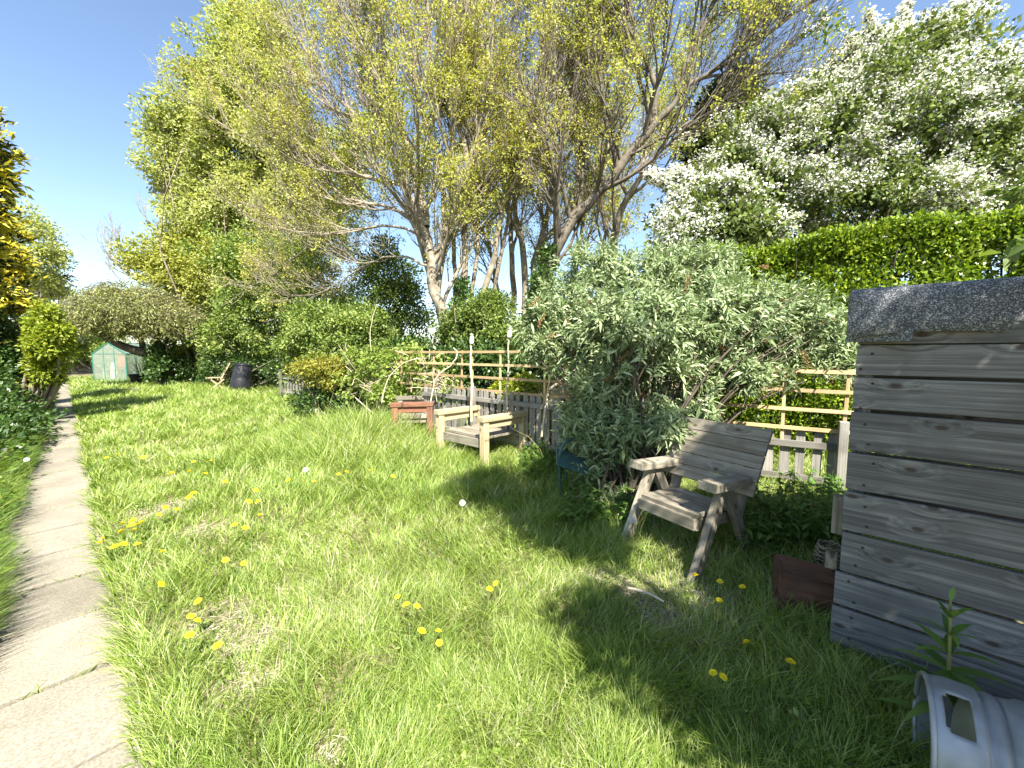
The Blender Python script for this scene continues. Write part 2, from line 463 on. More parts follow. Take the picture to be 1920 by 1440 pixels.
def merge_boards(specs):
    """several bars in one mesh (world coordinates)"""
    bm = bmesh.new()
    for p0, p1, wdir, w_, t_ in specs:
        p0, p1 = Vector(p0), Vector(p1)
        x = (p1 - p0); L = x.length; x.normalize()
        y = Vector(wdir); y = (y - x * y.dot(x)).normalized(); z = x.cross(y)
        me = box_mesh(L, w_, t_, .002)
        me.transform(Matrix.Translation((p0 + p1) / 2) @ Matrix((x, y, z)).transposed().to_4x4())
        bm.from_mesh(me); bpy.data.meshes.remove(me)
    me = bpy.data.meshes.new("bars"); bm.to_mesh(me); bm.free()
    return me


def tube_obj(name, polys, sides, mat, parent=None, smooth=True):
    V, Q = tubes(polys, sides)
    return link(name, mesh_quads(V, Q, smooth), mat, parent)


def lathe_mesh(prof, sides=48, axis=None, origin=(0, 0, 0)):
    """prof: list of (radius, along); axis a unit vector"""
    ax = Vector((0, 0, 1) if axis is None else axis).normalized()
    a = ax.orthogonal().normalized(); b = ax.cross(a)
    V = []
    for r, h in prof:
        for k in range(sides):
            t = 2 * math.pi * k / sides
            V.append(Vector(origin) + ax * h + (a * math.cos(t) + b * math.sin(t)) * r)
    i, j = np.meshgrid(np.arange(len(prof) - 1), np.arange(sides), indexing='ij')
    j2 = (j + 1) % sides
    Q = np.stack([i * sides + j, i * sides + j2, (i + 1) * sides + j2, (i + 1) * sides + j], -1).reshape(-1, 4)
    return mesh_quads(np.array([tuple(v) for v in V]), Q, True)


# ------------------------------------------------------------------ ground and path
PX0, PSL = .195, 1.13                                # right edge of the path: X = PX0 - PSL*Y
PN = math.hypot(1, PSL)
ALONG = np.array([-PSL, 1.0, 0]) / PN                # direction the path runs
RIGHT = np.array([1.0, PSL, 0]) / PN                 # from the path towards the lawn


def off(P):
    return (P[..., 0] - PX0 + PSL * P[..., 1]) / PN


def hgt(P):
    q = np.array(P, float).copy(); q[..., 2] = 0
    o = off(q)
    bump = (vnoise(q, .9, 3) - .5) * .07 + (vnoise(q, .3, 4) - .5) * .10
    mound = .22 * np.exp(-(((q[..., 0] + 2.6) / 1.2) ** 2 + ((q[..., 1] - 6.5) / 1.1) ** 2))
    return (bump + mound) * np.clip((np.abs(o + .3) - .32) / .8, 0, 1) * np.clip(1.5 - np.abs(q[..., 1]) / 40, 0, 1)


def build_ground():
    ys = np.concatenate([np.linspace(-12, 30, 210), np.array([36, 50, 80, 140, 260, 500])])
    xs = np.concatenate([np.array([-500, -250, -120, -70, -50]), np.linspace(-40, 22, 300), np.array([30, 50, 100, 250, 500])])
    X, Y = np.meshgrid(xs, ys)
    V = np.stack([X, Y, np.zeros_like(X)], -1)
    V[..., 2] = hgt(V) - .012
    o = off(V)
    V[..., 2] -= .05 * ((o > -.7) & (o < .05) & (np.abs(Y) < 29))      # the bed the slabs lie in
    ny, nx = X.shape
    i, j = np.meshgrid(np.arange(ny - 1), np.arange(nx - 1), indexing='ij')
    Q = np.stack([i * nx + j, i * nx + j + 1, (i + 1) * nx + j + 1, (i + 1) * nx + j], -1).reshape(-1, 4)
    o = link('ground', mesh_quads(V.reshape(-1, 3), Q, True), M['soil'])
    tag(o, 'grassy earth under the lawn, path and hedges', 'ground', kind='structure')


JOINTS = []


def build_path():
    rng = np.random.default_rng(5)
    bm = bmesh.new()
    s = -1.45
    while s < 33:
        L = .62
        me = box_mesh(L - .018, .62 + rng.uniform(-.01, .015), .06, .007)
        c = np.array([PX0, 0, 0]) + ALONG * (s + L / 2) - RIGHT * (.315 + rng.uniform(-.008, .008)) + np.array([0, 0, -.034 + rng.uniform(-.004, .004)])
        x = Vector(ALONG); y = Vector((-RIGHT)); z = x.cross(y)
        if z.z < 0: y = -y; z = x.cross(y)
        R = Matrix((x, y, z)).transposed().to_4x4() @ Matrix.Rotation(rng.normal(0, .006), 4, 'Z') @ Matrix.Rotation(rng.normal(0, .006), 4, 'Y')
        me.transform(Matrix.Translation(c) @ R)
        bm.from_mesh(me); bpy.data.meshes.remove(me)
        s += L + rng.uniform(0, .008)
        JOINTS.append(s - .004)
    me = bpy.data.meshes.new("path"); bm.to_mesh(me); bm.free()
    tag(link('path', me, M['concrete']), 'narrow path of pale square concrete slabs running along the lawn', 'path', kind='structure')


build_ground()
build_path()

# bare, thin patches of the lawn (x, y, radius)
BARE = [(*gnd(px, py)[:2], r) for px, py, r in ((405, 1165, .24), (480, 1195, .22), (285, 968, .3), (365, 1005, .22), (1120, 1075, .18), (1190, 1100, .2),
        (1240, 1150, .18), (470, 1275, .14), (330, 945, .2), (300, 905, .25), (620, 1400, .1), (1330, 1120, .3), (1280, 1090, .25))]
SHED0 = np.array([1.70, 1.95, 0]); SA = np.array([.745, -.667, 0]); SN = np.array([-.667, -.745, 0])


def lawn():
    rng = np.random.default_rng(11)
    N = 700000
    # more blades per square metre near by, as far blades merge
    u = rng.random(N)
    r0, r1, e = .75, 34.0, .42
    r = (r0 ** e + u * (r1 ** e - r0 ** e)) ** (1 / e)
    th = rng.uniform(-1.12, 1.08, N)
    P = np.stack([r * np.sin(th), r * np.cos(th), np.zeros(N)], -1)
    o = off(P)
    rel = P - SHED0
    inshed = ((rel @ SA > .02) & (rel @ SA < 2.2) & (rel @ SN < -.0) & (rel @ SN > -1.2))
    strip = (rel @ SN > 0) & (rel @ SN < .45) & (rel @ SA > .3)          # bare earth at the foot of the shed
    far = (P[:, 1] > 17.2 + 0.5 * vnoise(P, .6, 8)) & (P[:, 0] > -15)
    ok = (o > -.02 - .05 * vnoise(P, 5, 9)) & ~inshed & ~far & (~strip | (rng.random(N) < .25)) & (o < 9.5)
    bare = np.zeros(N)
    for bx, by, br in BARE:
        bare = np.maximum(bare, np.exp(-(((P[:, 0] - bx) ** 2 + (P[:, 1] - by) ** 2) / br ** 2) ** 1.5))
    ok &= rng.random(N) > bare * .62
    dens = .5 + .8 * vnoise(P, 2.3, 21)
    ok &= rng.random(N) < dens
    P, r, bare, o = P[ok], r[ok], bare[ok], o[ok]
    n = len(P)
    P[:, 2] = hgt(P) - .012
    tall = np.exp(-(((P[:, 0] + 2.5) / 1.2) ** 2 + ((P[:, 1] - 6.2) / 1.2) ** 2)) * .40 + np.clip((P[:, 1] - 9) / 6, 0, 1) * .1
    right = np.clip((o - 1.6) / 2, 0, 1) * .07
    edge0 = np.clip(1 - o / .3, 0, 1)
    clump = vnoise(P, 1.7, 31)
    tuft = vnoise(P, 6.0, 33)
    L = (.058 + .075 * clump + .10 * tuft ** 2 + tall + right - .025 * edge0) * rng.uniform(.6, 1.25, n) * (1 - .6 * bare)
    flow = vnoise(P, .7, 41) * 5 + vnoise(P, 5.5, 43) * 7 + rng.normal(0, 1.25, n)
    lean = np.abs(rng.normal(.25, .28, n)) + .1 * tuft
    edge = np.clip(1 - o / .12, 0, 1)
    d2 = np.stack([np.cos(flow), np.sin(flow), np.zeros(n)], -1)
    d2 = nrm(d2 + edge[:, None] * (-RIGHT) * .9)
    lean = lean + edge * .15
    D = nrm(d2 * lean[:, None] + np.array([0, 0, 1.0]))
    bend = (d2 * (.15 + .5 * rng.random(n))[:, None] - np.array([0, 0, .34]) * (rng.random(n) ** 1.8 + .05)[:, None]) * L[:, None]
    W = np.maximum(.0034, .0014 * r) * rng.uniform(.7, 1.35, n)
    Nn = nrm(rng.normal(0, .5, (n, 3)) + d2)
    near = r < 6
    a = strips(P[near], D[near], Nn[near], L[near], W[near], (1, .9, .65, .12), bend[near])
    b = strips(P[~near], D[~near], Nn[~near], L[~near], W[~near], (1, .8, .15), bend[~near])
    # blades rooted in the slab joints
    jp = []
    for s in JOINTS:
        if s < .8 or s > 14: continue
        a0, w_ = rng.uniform(-.6, -.02), rng.uniform(.05, .25)
        for q in range(int(rng.integers(4, 46))):
            jp.append(np.array([PX0, 0, 0]) + ALONG * (s + rng.normal(0, .004)) + RIGHT * np.clip(a0 + rng.normal(0, w_), -.62, 0))
    jp = np.array(jp); k = len(jp)
    an = rng.uniform(0, 2 * np.pi, k); dj = np.stack([np.cos(an), np.sin(an), 0 * an], -1)
    Lj = rng.uniform(.012, .05, k)
    jj = strips(jp - np.array([0, 0, .02]), nrm(dj * rng.uniform(.2, 1.6, k)[:, None] + np.array([0, 0, 1.])), nrm(rng.normal(0, 1, (k, 3))), Lj + .02, .0035, (1, .9, .65, .12), dj * (Lj * .3)[:, None])
    # small broad leaves (clover, plantain) between the blades
    k = 9000
    i = rng.choice(n, k, p=(vnoise(P, 1.3, 71) ** 5 / r ** .5) / (vnoise(P, 1.3, 71) ** 5 / r ** .5).sum())
    Pb = P[i] + rng.normal(0, .02, (k, 3)) * np.array([1, 1, 0]) + np.array([0, 0, 1]) * rng.uniform(.01, .07, k)[:, None]
    Db = nrm(rng.normal(0, 1, (k, 3)) * np.array([1, 1, .35]))
    sz = rng.uniform(.012, .035, k) * np.maximum(1, r[i] * .18)
    bl = diamonds(Pb, Db, nrm(rng.normal(0, .35, (k, 3)) + np.array([0, 0, 1.])), sz, sz * .7)
    V, Q = join([a, b, jj, bl])
    tag(link('grass', mesh_quads(V, Q, False), M['grass']), 'long uncut sunlit grass of the lawn', 'grass', kind='stuff')
    # dry thatch lying on the thin patches
    pts = []
    for bx, by, br in BARE:
        m = int(1000 * br)
        q = rng.normal(0, br * .55, (m, 2)); pts.append(np.stack([bx + q[:, 0], by + q[:, 1], np.zeros(m)], -1))
    T = np.concatenate(pts); k = len(T); T[:, 2] = hgt(T) - .004
    an = rng.uniform(0, 2 * np.pi, k)
    D = nrm(np.stack([np.cos(an), np.sin(an), rng.uniform(0, .35, k)], -1)); Lk = rng.uniform(.02, .09, k)
    V, Q = strips(T, D, nrm(rng.normal(0, .4, (k, 3)) + np.array([0, 0, 1.])), Lk, .0032, (.8, 1, .8, .2), np.array([0, 0, -1.]) * (Lk * rng.uniform(.05, .3, k))[:, None])
    tag(link('dry_thatch', mesh_quads(V, Q), M['thatch']), 'dry dead grass lying on the thin patches of the lawn', 'dead grass', kind='stuff')


lawn()


def verge():
    rng = np.random.default_rng(12)
    N = 120000
    s = rng.uniform(1.2, 26, N) ** 1.0
    s = 1.2 + (rng.random(N) ** 1.5) * 25
    o = -.56 - np.abs(rng.normal(0, .45, N)) - .10 * vnoise(np.stack([s, s * 0, s * 0], -1), 2.2, 5)
    o = np.where(rng.random(N) < .10, -.58 - .1 * rng.random(N), o)
    o = np.where(s < 3.4, np.minimum(o, -.68), o)
    P = np.array([PX0, 0, 0]) + ALONG * s[:, None] + RIGHT * o[:, None]
    dens = vnoise(P, 1.6, 55)
    ok = rng.random(N) < dens * 1.1 + .15
    P, s, o = P[ok], s[ok], o[ok]
    n = len(P)
    P[:, 2] = hgt(P) - .01
    dist = np.linalg.norm(P[:, :2], axis=1)
    back = np.clip((-o - .55) / .8, 0, 1) * np.clip((s - 2.2) / 2, .1, 1)
    L = (.10 + .16 * vnoise(P, 1.4, 57) + .25 * back) * rng.uniform(.6, 1.3, n)
    ang = rng.uniform(0, 2 * np.pi, n)
    d2 = nrm(np.stack([np.cos(ang), np.sin(ang), 0 * ang], -1) + RIGHT * .7)
    D = nrm(d2 * rng.uniform(.2, .7, n)[:, None] + np.array([0, 0, 1.]))
    bend = (d2 * .5 - np.array([0, 0, .45]) * rng.random(n)[:, None]) * L[:, None]
    W = np.maximum(.0042, .0013 * dist) * rng.uniform(.7, 1.4, n)
    blades = strips(P, D, nrm(rng.normal(0, .5, (n, 3)) + d2), L, W, (1, .9, .6, .12), bend)
    # broad leaves among the blades
    k = 12000
    i = rng.integers(0, n, k)
    Pb = P[i] + np.array([0, 0, 1]) * (L[i] * rng.uniform(.1, 1.0, k))[:, None] + rng.normal(0, .05, (k, 3)) * np.array([1, 1, .3])
    Db = nrm(rng.normal(0, 1, (k, 3)) * np.array([1, 1, .4]) + RIGHT * .3)
    Nb = nrm(rng.normal(0, .4, (k, 3)) + np.array([0, 0, 1.]))
    broad = diamonds(Pb, Db, Nb, rng.uniform(.03, .09, k) * (1 + dist[i] * .03), rng.uniform(.02, .05, k) * (1 + dist[i] * .03))
    V, Q = join([blades, broad])
    tag(link('verge_weeds', mesh_quads(V, Q), M['verge']), 'rough grass and weeds growing along the left edge of the path', 'weeds', kind='stuff')


verge()


# ------------------------------------------------------------------ plants
def clumps(rng, lobes, n, cr, per, flat=.75, fill=.55, jit=.8, skew=0.0):
    """lobes (centre, radii): leaf points, directions, outward vectors, gathered in clumps near the lobes' surfaces"""
    Cc = np.array([l[0] for l in lobes]); R = np.array([l[1] for l in lobes])
    wt = (R.prod(1)) ** (2 / 3); wt /= wt.sum()
    k = rng.choice(len(lobes), n, p=wt)
    d = nrm(rng.normal(0, 1, (n, 3)))
    d[:, 2] += skew; d = nrm(d)
    rad = rng.uniform(fill, 1.0, n)
    lump = np.array([vnoise(Cc[q] * 3.1 + dd * 1.0, 2.4, 17 + int(q)) for q, dd in zip(k, d[:, None])]).ravel()
    rad = rad * (.62 + .72 * lump)
    rad = np.where(rng.random(n) < .07, rng.uniform(1.0, 1.3, n), rad)
    c = Cc[k] + d * R[k] * rad[:, None]
    out = nrm(d / R[k])
    c += rng.normal(0, .12, (n, 3)) * cr
    cr_ = cr * rng.uniform(.6, 1.35, n)
    m = np.maximum(4, (per * rng.uniform(.6, 1.4, n) * (cr_ / cr) ** 2).astype(int))
    idx = np.repeat(np.arange(n), m)
    tot = len(idx)
    o_ = nrm(rng.normal(0, 1, (tot, 3))) * (rng.random(tot) ** .45)[:, None]
    P = c[idx] + o_ * cr_[idx][:, None] * np.array([1, 1, flat])
    D = nrm(o_ * .8 + out[idx] * .6 + rng.normal(0, jit * .6, (tot, 3)))
    return P, D, out[idx], idx, o_


def leaf_mesh(rng, P, D, out, L, W, up=.5, fold=.12, droop=.18):
    n = len(P)
    N = nrm(out * .5 + np.array([0, 0, up]) + rng.normal(0, .55, (n, 3)))
    return diamonds(P, D, N, L * rng.uniform(.65, 1.3, n), W * rng.uniform(.7, 1.3, n), fold, droop)


def lobe(px, py, rx, ry, Y, dy=None):
    c = at(px, py, Y)
    k = Y / F
    return (c, np.array([rx * k, (dy if dy else .5 * (rx + ry) * k), ry * k]))


def above(P, z=.02):
    return P[:, 2] > z


def bush(name, part, lobes, n, cr, per, leaf, mat, label, cat, seed, base=None, group=None, stems=True, flat=.75, fill=.5, aspect=.5, stem_mat=None, stem_name='trunk', trunk_r=.06, up=.5):
    rng = np.random.default_rng(seed)
    cs = np.array([l[0] for l in lobes])
    if base is None:
        base = cs.mean(0); base = np.array([base[0], base[1], 0])
    e = empty(name, base, label, cat, group)
    P, D, out, idx, o_ = clumps(rng, lobes, n, cr, per, flat, fill)
    ok = above(P); P, D, out = P[ok], D[ok], out[ok]
    V, Q = leaf_mesh(rng, P, D, out, leaf, leaf * aspect, up)
    link(part, mesh_quads(V, Q), mat, e)
    if stems:
        polys = []
        for c, R in lobes:
            for k in range(3):
                tip = c + rng.normal(0, .45, 3) * R
                b = base + np.array([rng.normal(0, .05), rng.normal(0, .05), -.02])
                mid = b * .5 + tip * .5 + rng.normal(0, .08, 3) * np.linalg.norm(tip - b)
                mid[2] = b[2] + (tip[2] - b[2]) * .45
                if tip[2] < .15: continue
                p = spline([b, mid, tip], 7)
                polys.append((p, np.linspace(trunk_r, trunk_r * .2, 7)))
        tube_obj(stem_name, polys, 6, stem_mat or M['bark'], e)
    return e


def grow(rng, poly, rad, level, cfg, out, tips, centre):
    n = cfg['n'][level]
    seg = np.linalg.norm(np.diff(poly, axis=0), axis=1); cum = np.concatenate([[0], np.cumsum(seg)]); tot = cum[-1]
    last = level == len(cfg['n']) - 1
    for q in range(n):
        t = cfg['t0'][level] + (1 - cfg['t0'][level]) * (q + rng.random()) / n
        i = min(len(seg) - 1, int(np.searchsorted(cum, t * tot) - 1)); i = max(i, 0)
        f = (t * tot - cum[i]) / seg[i]
        p = poly[i] * (1 - f) + poly[i + 1] * f
        tan = (poly[i + 1] - poly[i]) / seg[i]
        rr = rad[i] * (1 - f) + rad[i + 1] * f
        perp = np.cross(tan, nrm(rng.normal(0, 1, 3))); perp = nrm(perp)
        a = rng.uniform(*cfg['ang'][level])
        hv = p - centre; hv[2] *= .2
        d = nrm(math.cos(a) * tan + math.sin(a) * perp + cfg['outw'] * nrm(hv) * (.5 if level else 1) + np.array([0, 0, cfg['up'][level]]))
        L = rng.uniform(*cfg['len'][level]) * (1.1 - .35 * t)
        k = cfg['seg'][level]
        pts = [p]
        for s in range(k):
            d = nrm(d + rng.normal(0, cfg['wig'], 3) + np.array([0, 0, cfg['trop'][level]]))
            pts.append(pts[-1] + d * L / k)
        pts = np.array(pts)
        r0 = max(min(rr * .65, cfg['r'][level]), cfg['rmin'])
        rs = np.linspace(r0, max(r0 * .3, cfg['rmin'] * .7), k + 1)
        out[min(level, 3)].append((pts, rs))
        if last:
            tips.append((pts, d))
        else:
            grow(rng, pts, rs, level + 1, cfg, out, tips, centre)


def tree(name, stems, cfg, seed, label, leafmat_=None, barkmat=None, group=None, per=9, leaf=.075, leafw=.045, spread=.09, base=None, cat='tree', along=True, keep=1.0):
    """stems: list of (control points, r0, r1); limbs, boughs and twigs grow from them, leaves sit on the twigs"""
    rng = np.random.default_rng(seed)
    b = np.array(base if base is not None else stems[0][0][0], float); b[2] = 0
    e = empty(name, b, label, cat, group)
    centre = np.mean([s[0][len(s[0]) // 2] for s in stems], axis=0)
    centre = np.array([centre[0], centre[1], centre[2]])
    big, out, tips = [], [[], [], [], []], []
    for pts, r0, r1 in stems:
        p = spline(pts, 16)
        p[1:-1] += rng.normal(0, .02, (14, 3))
        r = np.linspace(r0, r1, 16)
        big.append((p, r))
        grow(rng, p, r, 0, cfg, out, tips, centre)
    parts = [tubes(big, 10)]
    for lv, sides in ((0, 6), (1, 5), (2, 3), (3, 3)):
        if out[lv]: parts.append(tubes(out[lv], sides))
    V, Q = join(parts)
    link('trunk', mesh_quads(V, Q, True), barkmat or M['bark'], e)
    if per:
        T = np.array([t[0][-1] for t in tips]); Mx = np.array([t[0][len(t[0]) // 2] for t in tips]); Dt = np.array([t[1] for t in tips])
        A = np.concatenate([T, Mx]) if along else T
        Dd = np.concatenate([Dt, Dt]) if along else Dt
        kp = rng.random(len(A)) < keep * np.clip((vnoise(A, .9, seed) - .25) * 2.2, .05, 1)
        A, Dd = A[kp], Dd[kp]
        m = rng.integers(max(1, per - 4), per + 4, len(A))
        i = np.repeat(np.arange(len(A)), m); n = len(i)
        o_ = nrm(rng.normal(0, 1, (n, 3)))
        P = A[i] + o_ * spread * rng.random(n)[:, None]
        D = nrm(o_ + Dd[i] * .5 + np.array([0, 0, -.15]))
        V, Q = leaf_mesh(rng, P, D, o_, leaf, leafw, .6)
        link('crown', mesh_quads(V, Q), leafmat_, e)
    return e


def st(pts, Y0, Y1, r0, r1):
    n = len(pts)
    return ([at(px, py, Y0 + (Y1 - Y0) * i / (n - 1)) for i, (px, py) in enumerate(pts)], r0, r1)


ASH = dict(n=(13, 9, 5), t0=(.28, .15, .15), ang=((.45, .95), (.4, .9), (.35, .85)), up=(.30, .22, .15), trop=(.10, .10, .07), outw=.35,
           len=((1.8, 3.4), (.8, 1.6), (.35, .75)), seg=(7, 5, 3), wig=.10, r=(.055, .022, .009), rmin=.0055)
LIMB = dict(ASH, n=(11, 8, 6), t0=(.15, .12, .15), len=((1.2, 2.3), (.6, 1.2), (.3, .6)))

# the tall multi-stemmed ash behind the trellis
b1 = (846, 668)
tree('ash_tree', [
    st([b1, (828, 590), (812, 530), (806, 470), (788, 410), (772, 375)], 10.2, 10.0, .15, .085),
    st([(788, 408), (787, 333), (753, 307), (713, 285), (673, 220), (610, 160), (560, 70)], 10.0, 11.0, .085, .03),
    st([(800, 425), (790, 370), (747, 347), (687, 333), (637, 323), (567, 300), (490, 270)], 10.0, 11.5, .08, .025),
    st([(806, 470), (780, 420), (733, 390), (673, 377), (603, 367), (540, 390)], 10.0, 11.8, .065, .02),
    st([(800, 450), (740, 425), (670, 430), (600, 450), (540, 490), (500, 530)], 10.0, 12.5, .038, .015),
    st([(808, 500), (750, 480), (700, 490), (650, 520), (620, 560)], 10.1, 12.0, .032, .012),
    st([(806, 480), (770, 300), (740, 200), (690, 90), (640, -40)], 10.1, 11.2, .09, .03),
    st([(818, 560), (830, 470), (834, 400), (820, 300), (780, 170), (750, 40), (730, -90)], 10.2, 10.8, .10, .03),
    st([(852, 655), (856, 560), (850, 450), (846, 300), (858, 120), (872, -60)], 10.4, 11.0, .075, .025),
    st([(838, 640), (806, 520), (772, 390), (724, 250), (684, 120), (652, -20)], 10.3, 11.6, .075, .025),
    st([(856, 660), (884, 560), (896, 440), (900, 320), (876, 180), (864, 40)], 10.5, 10.9, .07, .022),
    st([(838, 620), (868, 540), (870, 460), (877, 333), (867, 250), (830, 190), (805, 90), (800, -60)], 10.3, 10.4, .10, .03),
], ASH, 101, 'tall multi-stemmed ash with fans of arching limbs and sparse yellow-green leaves', M['ash'], M['ashbark'], per=13, leaf=.062, leafw=.038, spread=.14)
tree('ash_tree', [
    st([(893, 650), (903, 567), (923, 487), (938, 410), (952, 350), (983, 250), (994, 160), (1020, 90), (1040, -60)], 10.6, 10.2, .095, .03),
    st([(948, 365), (985, 320), (1030, 250), (1080, 160), (1120, 60)], 10.4, 10.0, .06, .02),
    st([(915, 640), (935, 500), (958, 360), (962, 220), (990, 60)], 10.8, 11.2, .065, .02),
    st([(940, 400), (905, 320), (890, 220), (900, 120), (910, 0)], 10.4, 11, .06, .02),
], ASH, 102, 'slim pale-barked ash leaning right from the ivy behind the trellis', M['ash'], M['ashbark'], per=12, keep=.9, leaf=.06, leafw=.036, spread=.13)
tree('ash_tree', [
    st([(1003, 655), (1010, 550), (1033, 490), (1047, 453), (1093, 390), (1137, 347), (1187, 280), (1233, 227)], 9.6, 9.2, .165, .085),
    st([(1233, 227), (1273, 177), (1320, 140), (1393, 100), (1460, 45), (1530, 0)], 9.2, 8.8, .065, .02),
    st([(1228, 235), (1227, 150), (1203, 100), (1177, 43), (1160, -60)], 9.2, 9.4, .07, .025),
    st([(1180, 290), (1250, 255), (1320, 215), (1400, 190)], 9.2, 8.8, .04, .015),
    st([(1060, 435), (1080, 380), (1085, 280), (1080, 170), (1090, 40)], 9.5, 10.2, .07, .02),
    st([(1270, 180), (1290, 110), (1320, 50), (1350, -50)], 9.2, 9.0, .05, .02),
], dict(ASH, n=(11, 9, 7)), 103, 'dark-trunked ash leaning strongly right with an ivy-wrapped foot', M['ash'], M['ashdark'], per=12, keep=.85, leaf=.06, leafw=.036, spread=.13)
tree('ash_tree', [
    st([(963, 660), (962, 567), (960, 480), (955, 400), (935, 300), (930, 180), (925, 40)], 12.6, 12.6, .11, .03),
    st([(984, 660), (984, 517), (977, 443), (967, 393), (975, 300), (1010, 200), (1050, 60)], 12.4, 12.2, .12, .03),
    st([(1000, 620), (1002, 500), (1030, 380), (1050, 280), (1060, 150)], 12.5, 12.8, .12, .03),
], dict(ASH, n=(10, 8, 5)), 104, 'pale straight pair of ash stems standing behind the leaning ones', M['ash'], M['ashbark'], per=12, keep=.9, leaf=.06, leafw=.036, spread=.13)
tree('ash_tree', [
    st([(1140, 640), (1150, 480), (1157, 413), (1173, 377), (1200, 337), (1223, 307), (1250, 257), (1290, 190)], 12.5, 11.8, .13, .04),
    st([(1173, 377), (1210, 345), (1260, 325), (1320, 330)], 12.3, 11.8, .06, .02),
    st([(1150, 470), (1130, 400), (1130, 320), (1150, 240)], 12.5, 12.8, .06, .02),
], dict(ASH, n=(9, 8, 5)), 105, 'thin crooked ash half hidden between the leaning trunk and the white blossom', M['ash'], M['ashbark'], per=12, keep=1, leaf=.06, leafw=.036, spread=.13)

tree('ash_tree', [
    st([(1085, 660), (1080, 520), (1095, 400), (1090, 280), (1110, 170)], 15, 15, .09, .03),
    st([(1120, 660), (1120, 540), (1140, 420), (1185, 300), (1230, 220)], 15.4, 15, .08, .03),
    st([(1030, 660), (1015, 520), (1020, 420), (1000, 300)], 15.2, 15.4, .08, .03),
    st([(930, 660), (935, 560), (915, 450), (900, 340)], 15.6, 15.8, .08, .03),
], dict(ASH, n=(10, 8, 5)), 106, 'light green young ash farther back, filling the gaps between the trunks', M['ash'], M['bark'], per=16, keep=1.3, leaf=.085, leafw=.05, spread=.2)

# ivy at the foot of the leaning trunk is part of that tree
def ivy(parent_name, lobes, seed, n=90, cr=.16, per=45, leaf=.07, name='ivy'):
    rng = np.random.default_rng(seed)
    P, D, out, idx, o_ = clumps(rng, lobes, n, cr, per, 1.0, .6)
    ok = above(P); V, Q = leaf_mesh(rng, P[ok], D[ok], out[ok], leaf, leaf * .85, .2)
    link(name, mesh_quads(V, Q), M['dark'], bpy.data.objects[parent_name])


ivy('ash_tree.002', [lobe(1012, 560, 18, 70, 9.6), lobe(1030, 500, 14, 40, 9.55)], 1)
ivy('ash_tree', [lobe(868, 590, 20, 60, 10.2), lobe(848, 640, 28, 30, 10.2)], 2)

# far left: poplar-like tree, hedgerow trees
bush('poplar_tree', 'crown', [lobe(445, 130, 55, 60, 19), lobe(390, 190, 70, 60, 19), lobe(335, 255, 52, 36, 19), lobe(350, 335, 62, 42, 19), lobe(430, 290, 95, 95, 19.5),
     lobe(490, 210, 80, 130, 20), lobe(395, 405, 70, 55, 19), lobe(520, 350, 90, 90, 20), lobe(310, 230, 25, 20, 19), lobe(300, 320, 25, 25, 19), lobe(560, 430, 90, 70, 20), lobe(620, 330, 80, 90, 21), lobe(480, 60, 60, 60, 20)], 1150, .55, 110, .165, M['poplar'],
     'tall bright green tree with feathery edge rising left of the ash', 'tree', 201, base=(at(450, 700, 19.5)[0], 19.5, 0), fill=.4, trunk_r=.05)
bush('hedgerow_tree', 'crown', [lobe(300, 490, 55, 35, 18.5), lobe(370, 480, 60, 55, 18.5), lobe(420, 520, 60, 60, 18), lobe(340, 530, 50, 35, 18)], 320, .5, 95, .15, M['olive'],
     'olive green tree in young leaf behind the weeping tree', 'tree', 202, base=(at(380, 700, 18.3)[0], 18.3, 0), trunk_r=.05)
bush('hedgerow_tree', 'crown', [lobe(480, 500, 70, 70, 17), lobe(540, 490, 60, 60, 16), lobe(500, 590, 85, 90, 17), lobe(440, 620, 55, 75, 18), lobe(570, 560, 60, 70, 13.5)], 560, .42, 95, .13, M['soft'],
     'dense mid-green tree behind the folding chair, full to the ground', 'tree', 203, base=(at(510, 720, 17.4)[0], 17.4, 0), trunk_r=.06)
bush('hedge_bush', 'foliage', [lobe(430, 690, 45, 40, 17), lobe(490, 690, 50, 45, 16.6), lobe(540, 690, 30, 40, 15.5), lobe(380, 690, 45, 30, 18)], 150, .35, 80, .11, M['dark'],
     'low dark bush behind the black bin and folding chair', 'bush', 204, stem_name='stems')
bush('holly_tree', 'crown', [lobe(720, 520, 65, 65, 12.8), lobe(765, 575, 45, 60, 12.6), lobe(700, 585, 55, 55, 12.6), lobe(740, 630, 60, 40, 12.4)], 230, .33, 75, .10, M['mid'],
     'dark evergreen tree in the shade left of the ash trunks', 'tree', 205, base=(at(735, 720, 12.6)[0], 12.6, 0), stem_mat=M['barkdark'])
bush('garden_bush', 'foliage', [lobe(600, 620, 70, 50, 9.9), lobe(660, 640, 65, 55, 9.7), lobe(570, 660, 45, 50, 10.3), lobe(690, 620, 45, 40, 9.6), lobe(630, 690, 60, 45, 9.5), lobe(600, 590, 50, 25, 10)], 420, .24, 75, .08, M['soft'],
     'loose light green bush in the middle of the far hedge', 'bush', 206, stem_name='stems', fill=.35, trunk_r=.03)
bush('golden_shrub', 'foliage', [lobe(600, 690, 38, 28, 8.9), lobe(625, 705, 30, 26, 8.8), lobe(575, 695, 25, 22, 9.0)], 80, .17, 60, .065, M['yellow'],
     'small yellow-leaved shrub at the edge of the lawn', 'shrub', 207, stem_name='stems', trunk_r=.015)
bush('undershrub', 'foliage', [lobe(600, 740, 50, 28, 9.2), lobe(640, 745, 40, 24, 9.1)], 70, .22, 60, .075, M['dark'],
     'low dark shrub under the yellow-leaved one', 'shrub', 208, stem_name='stems')
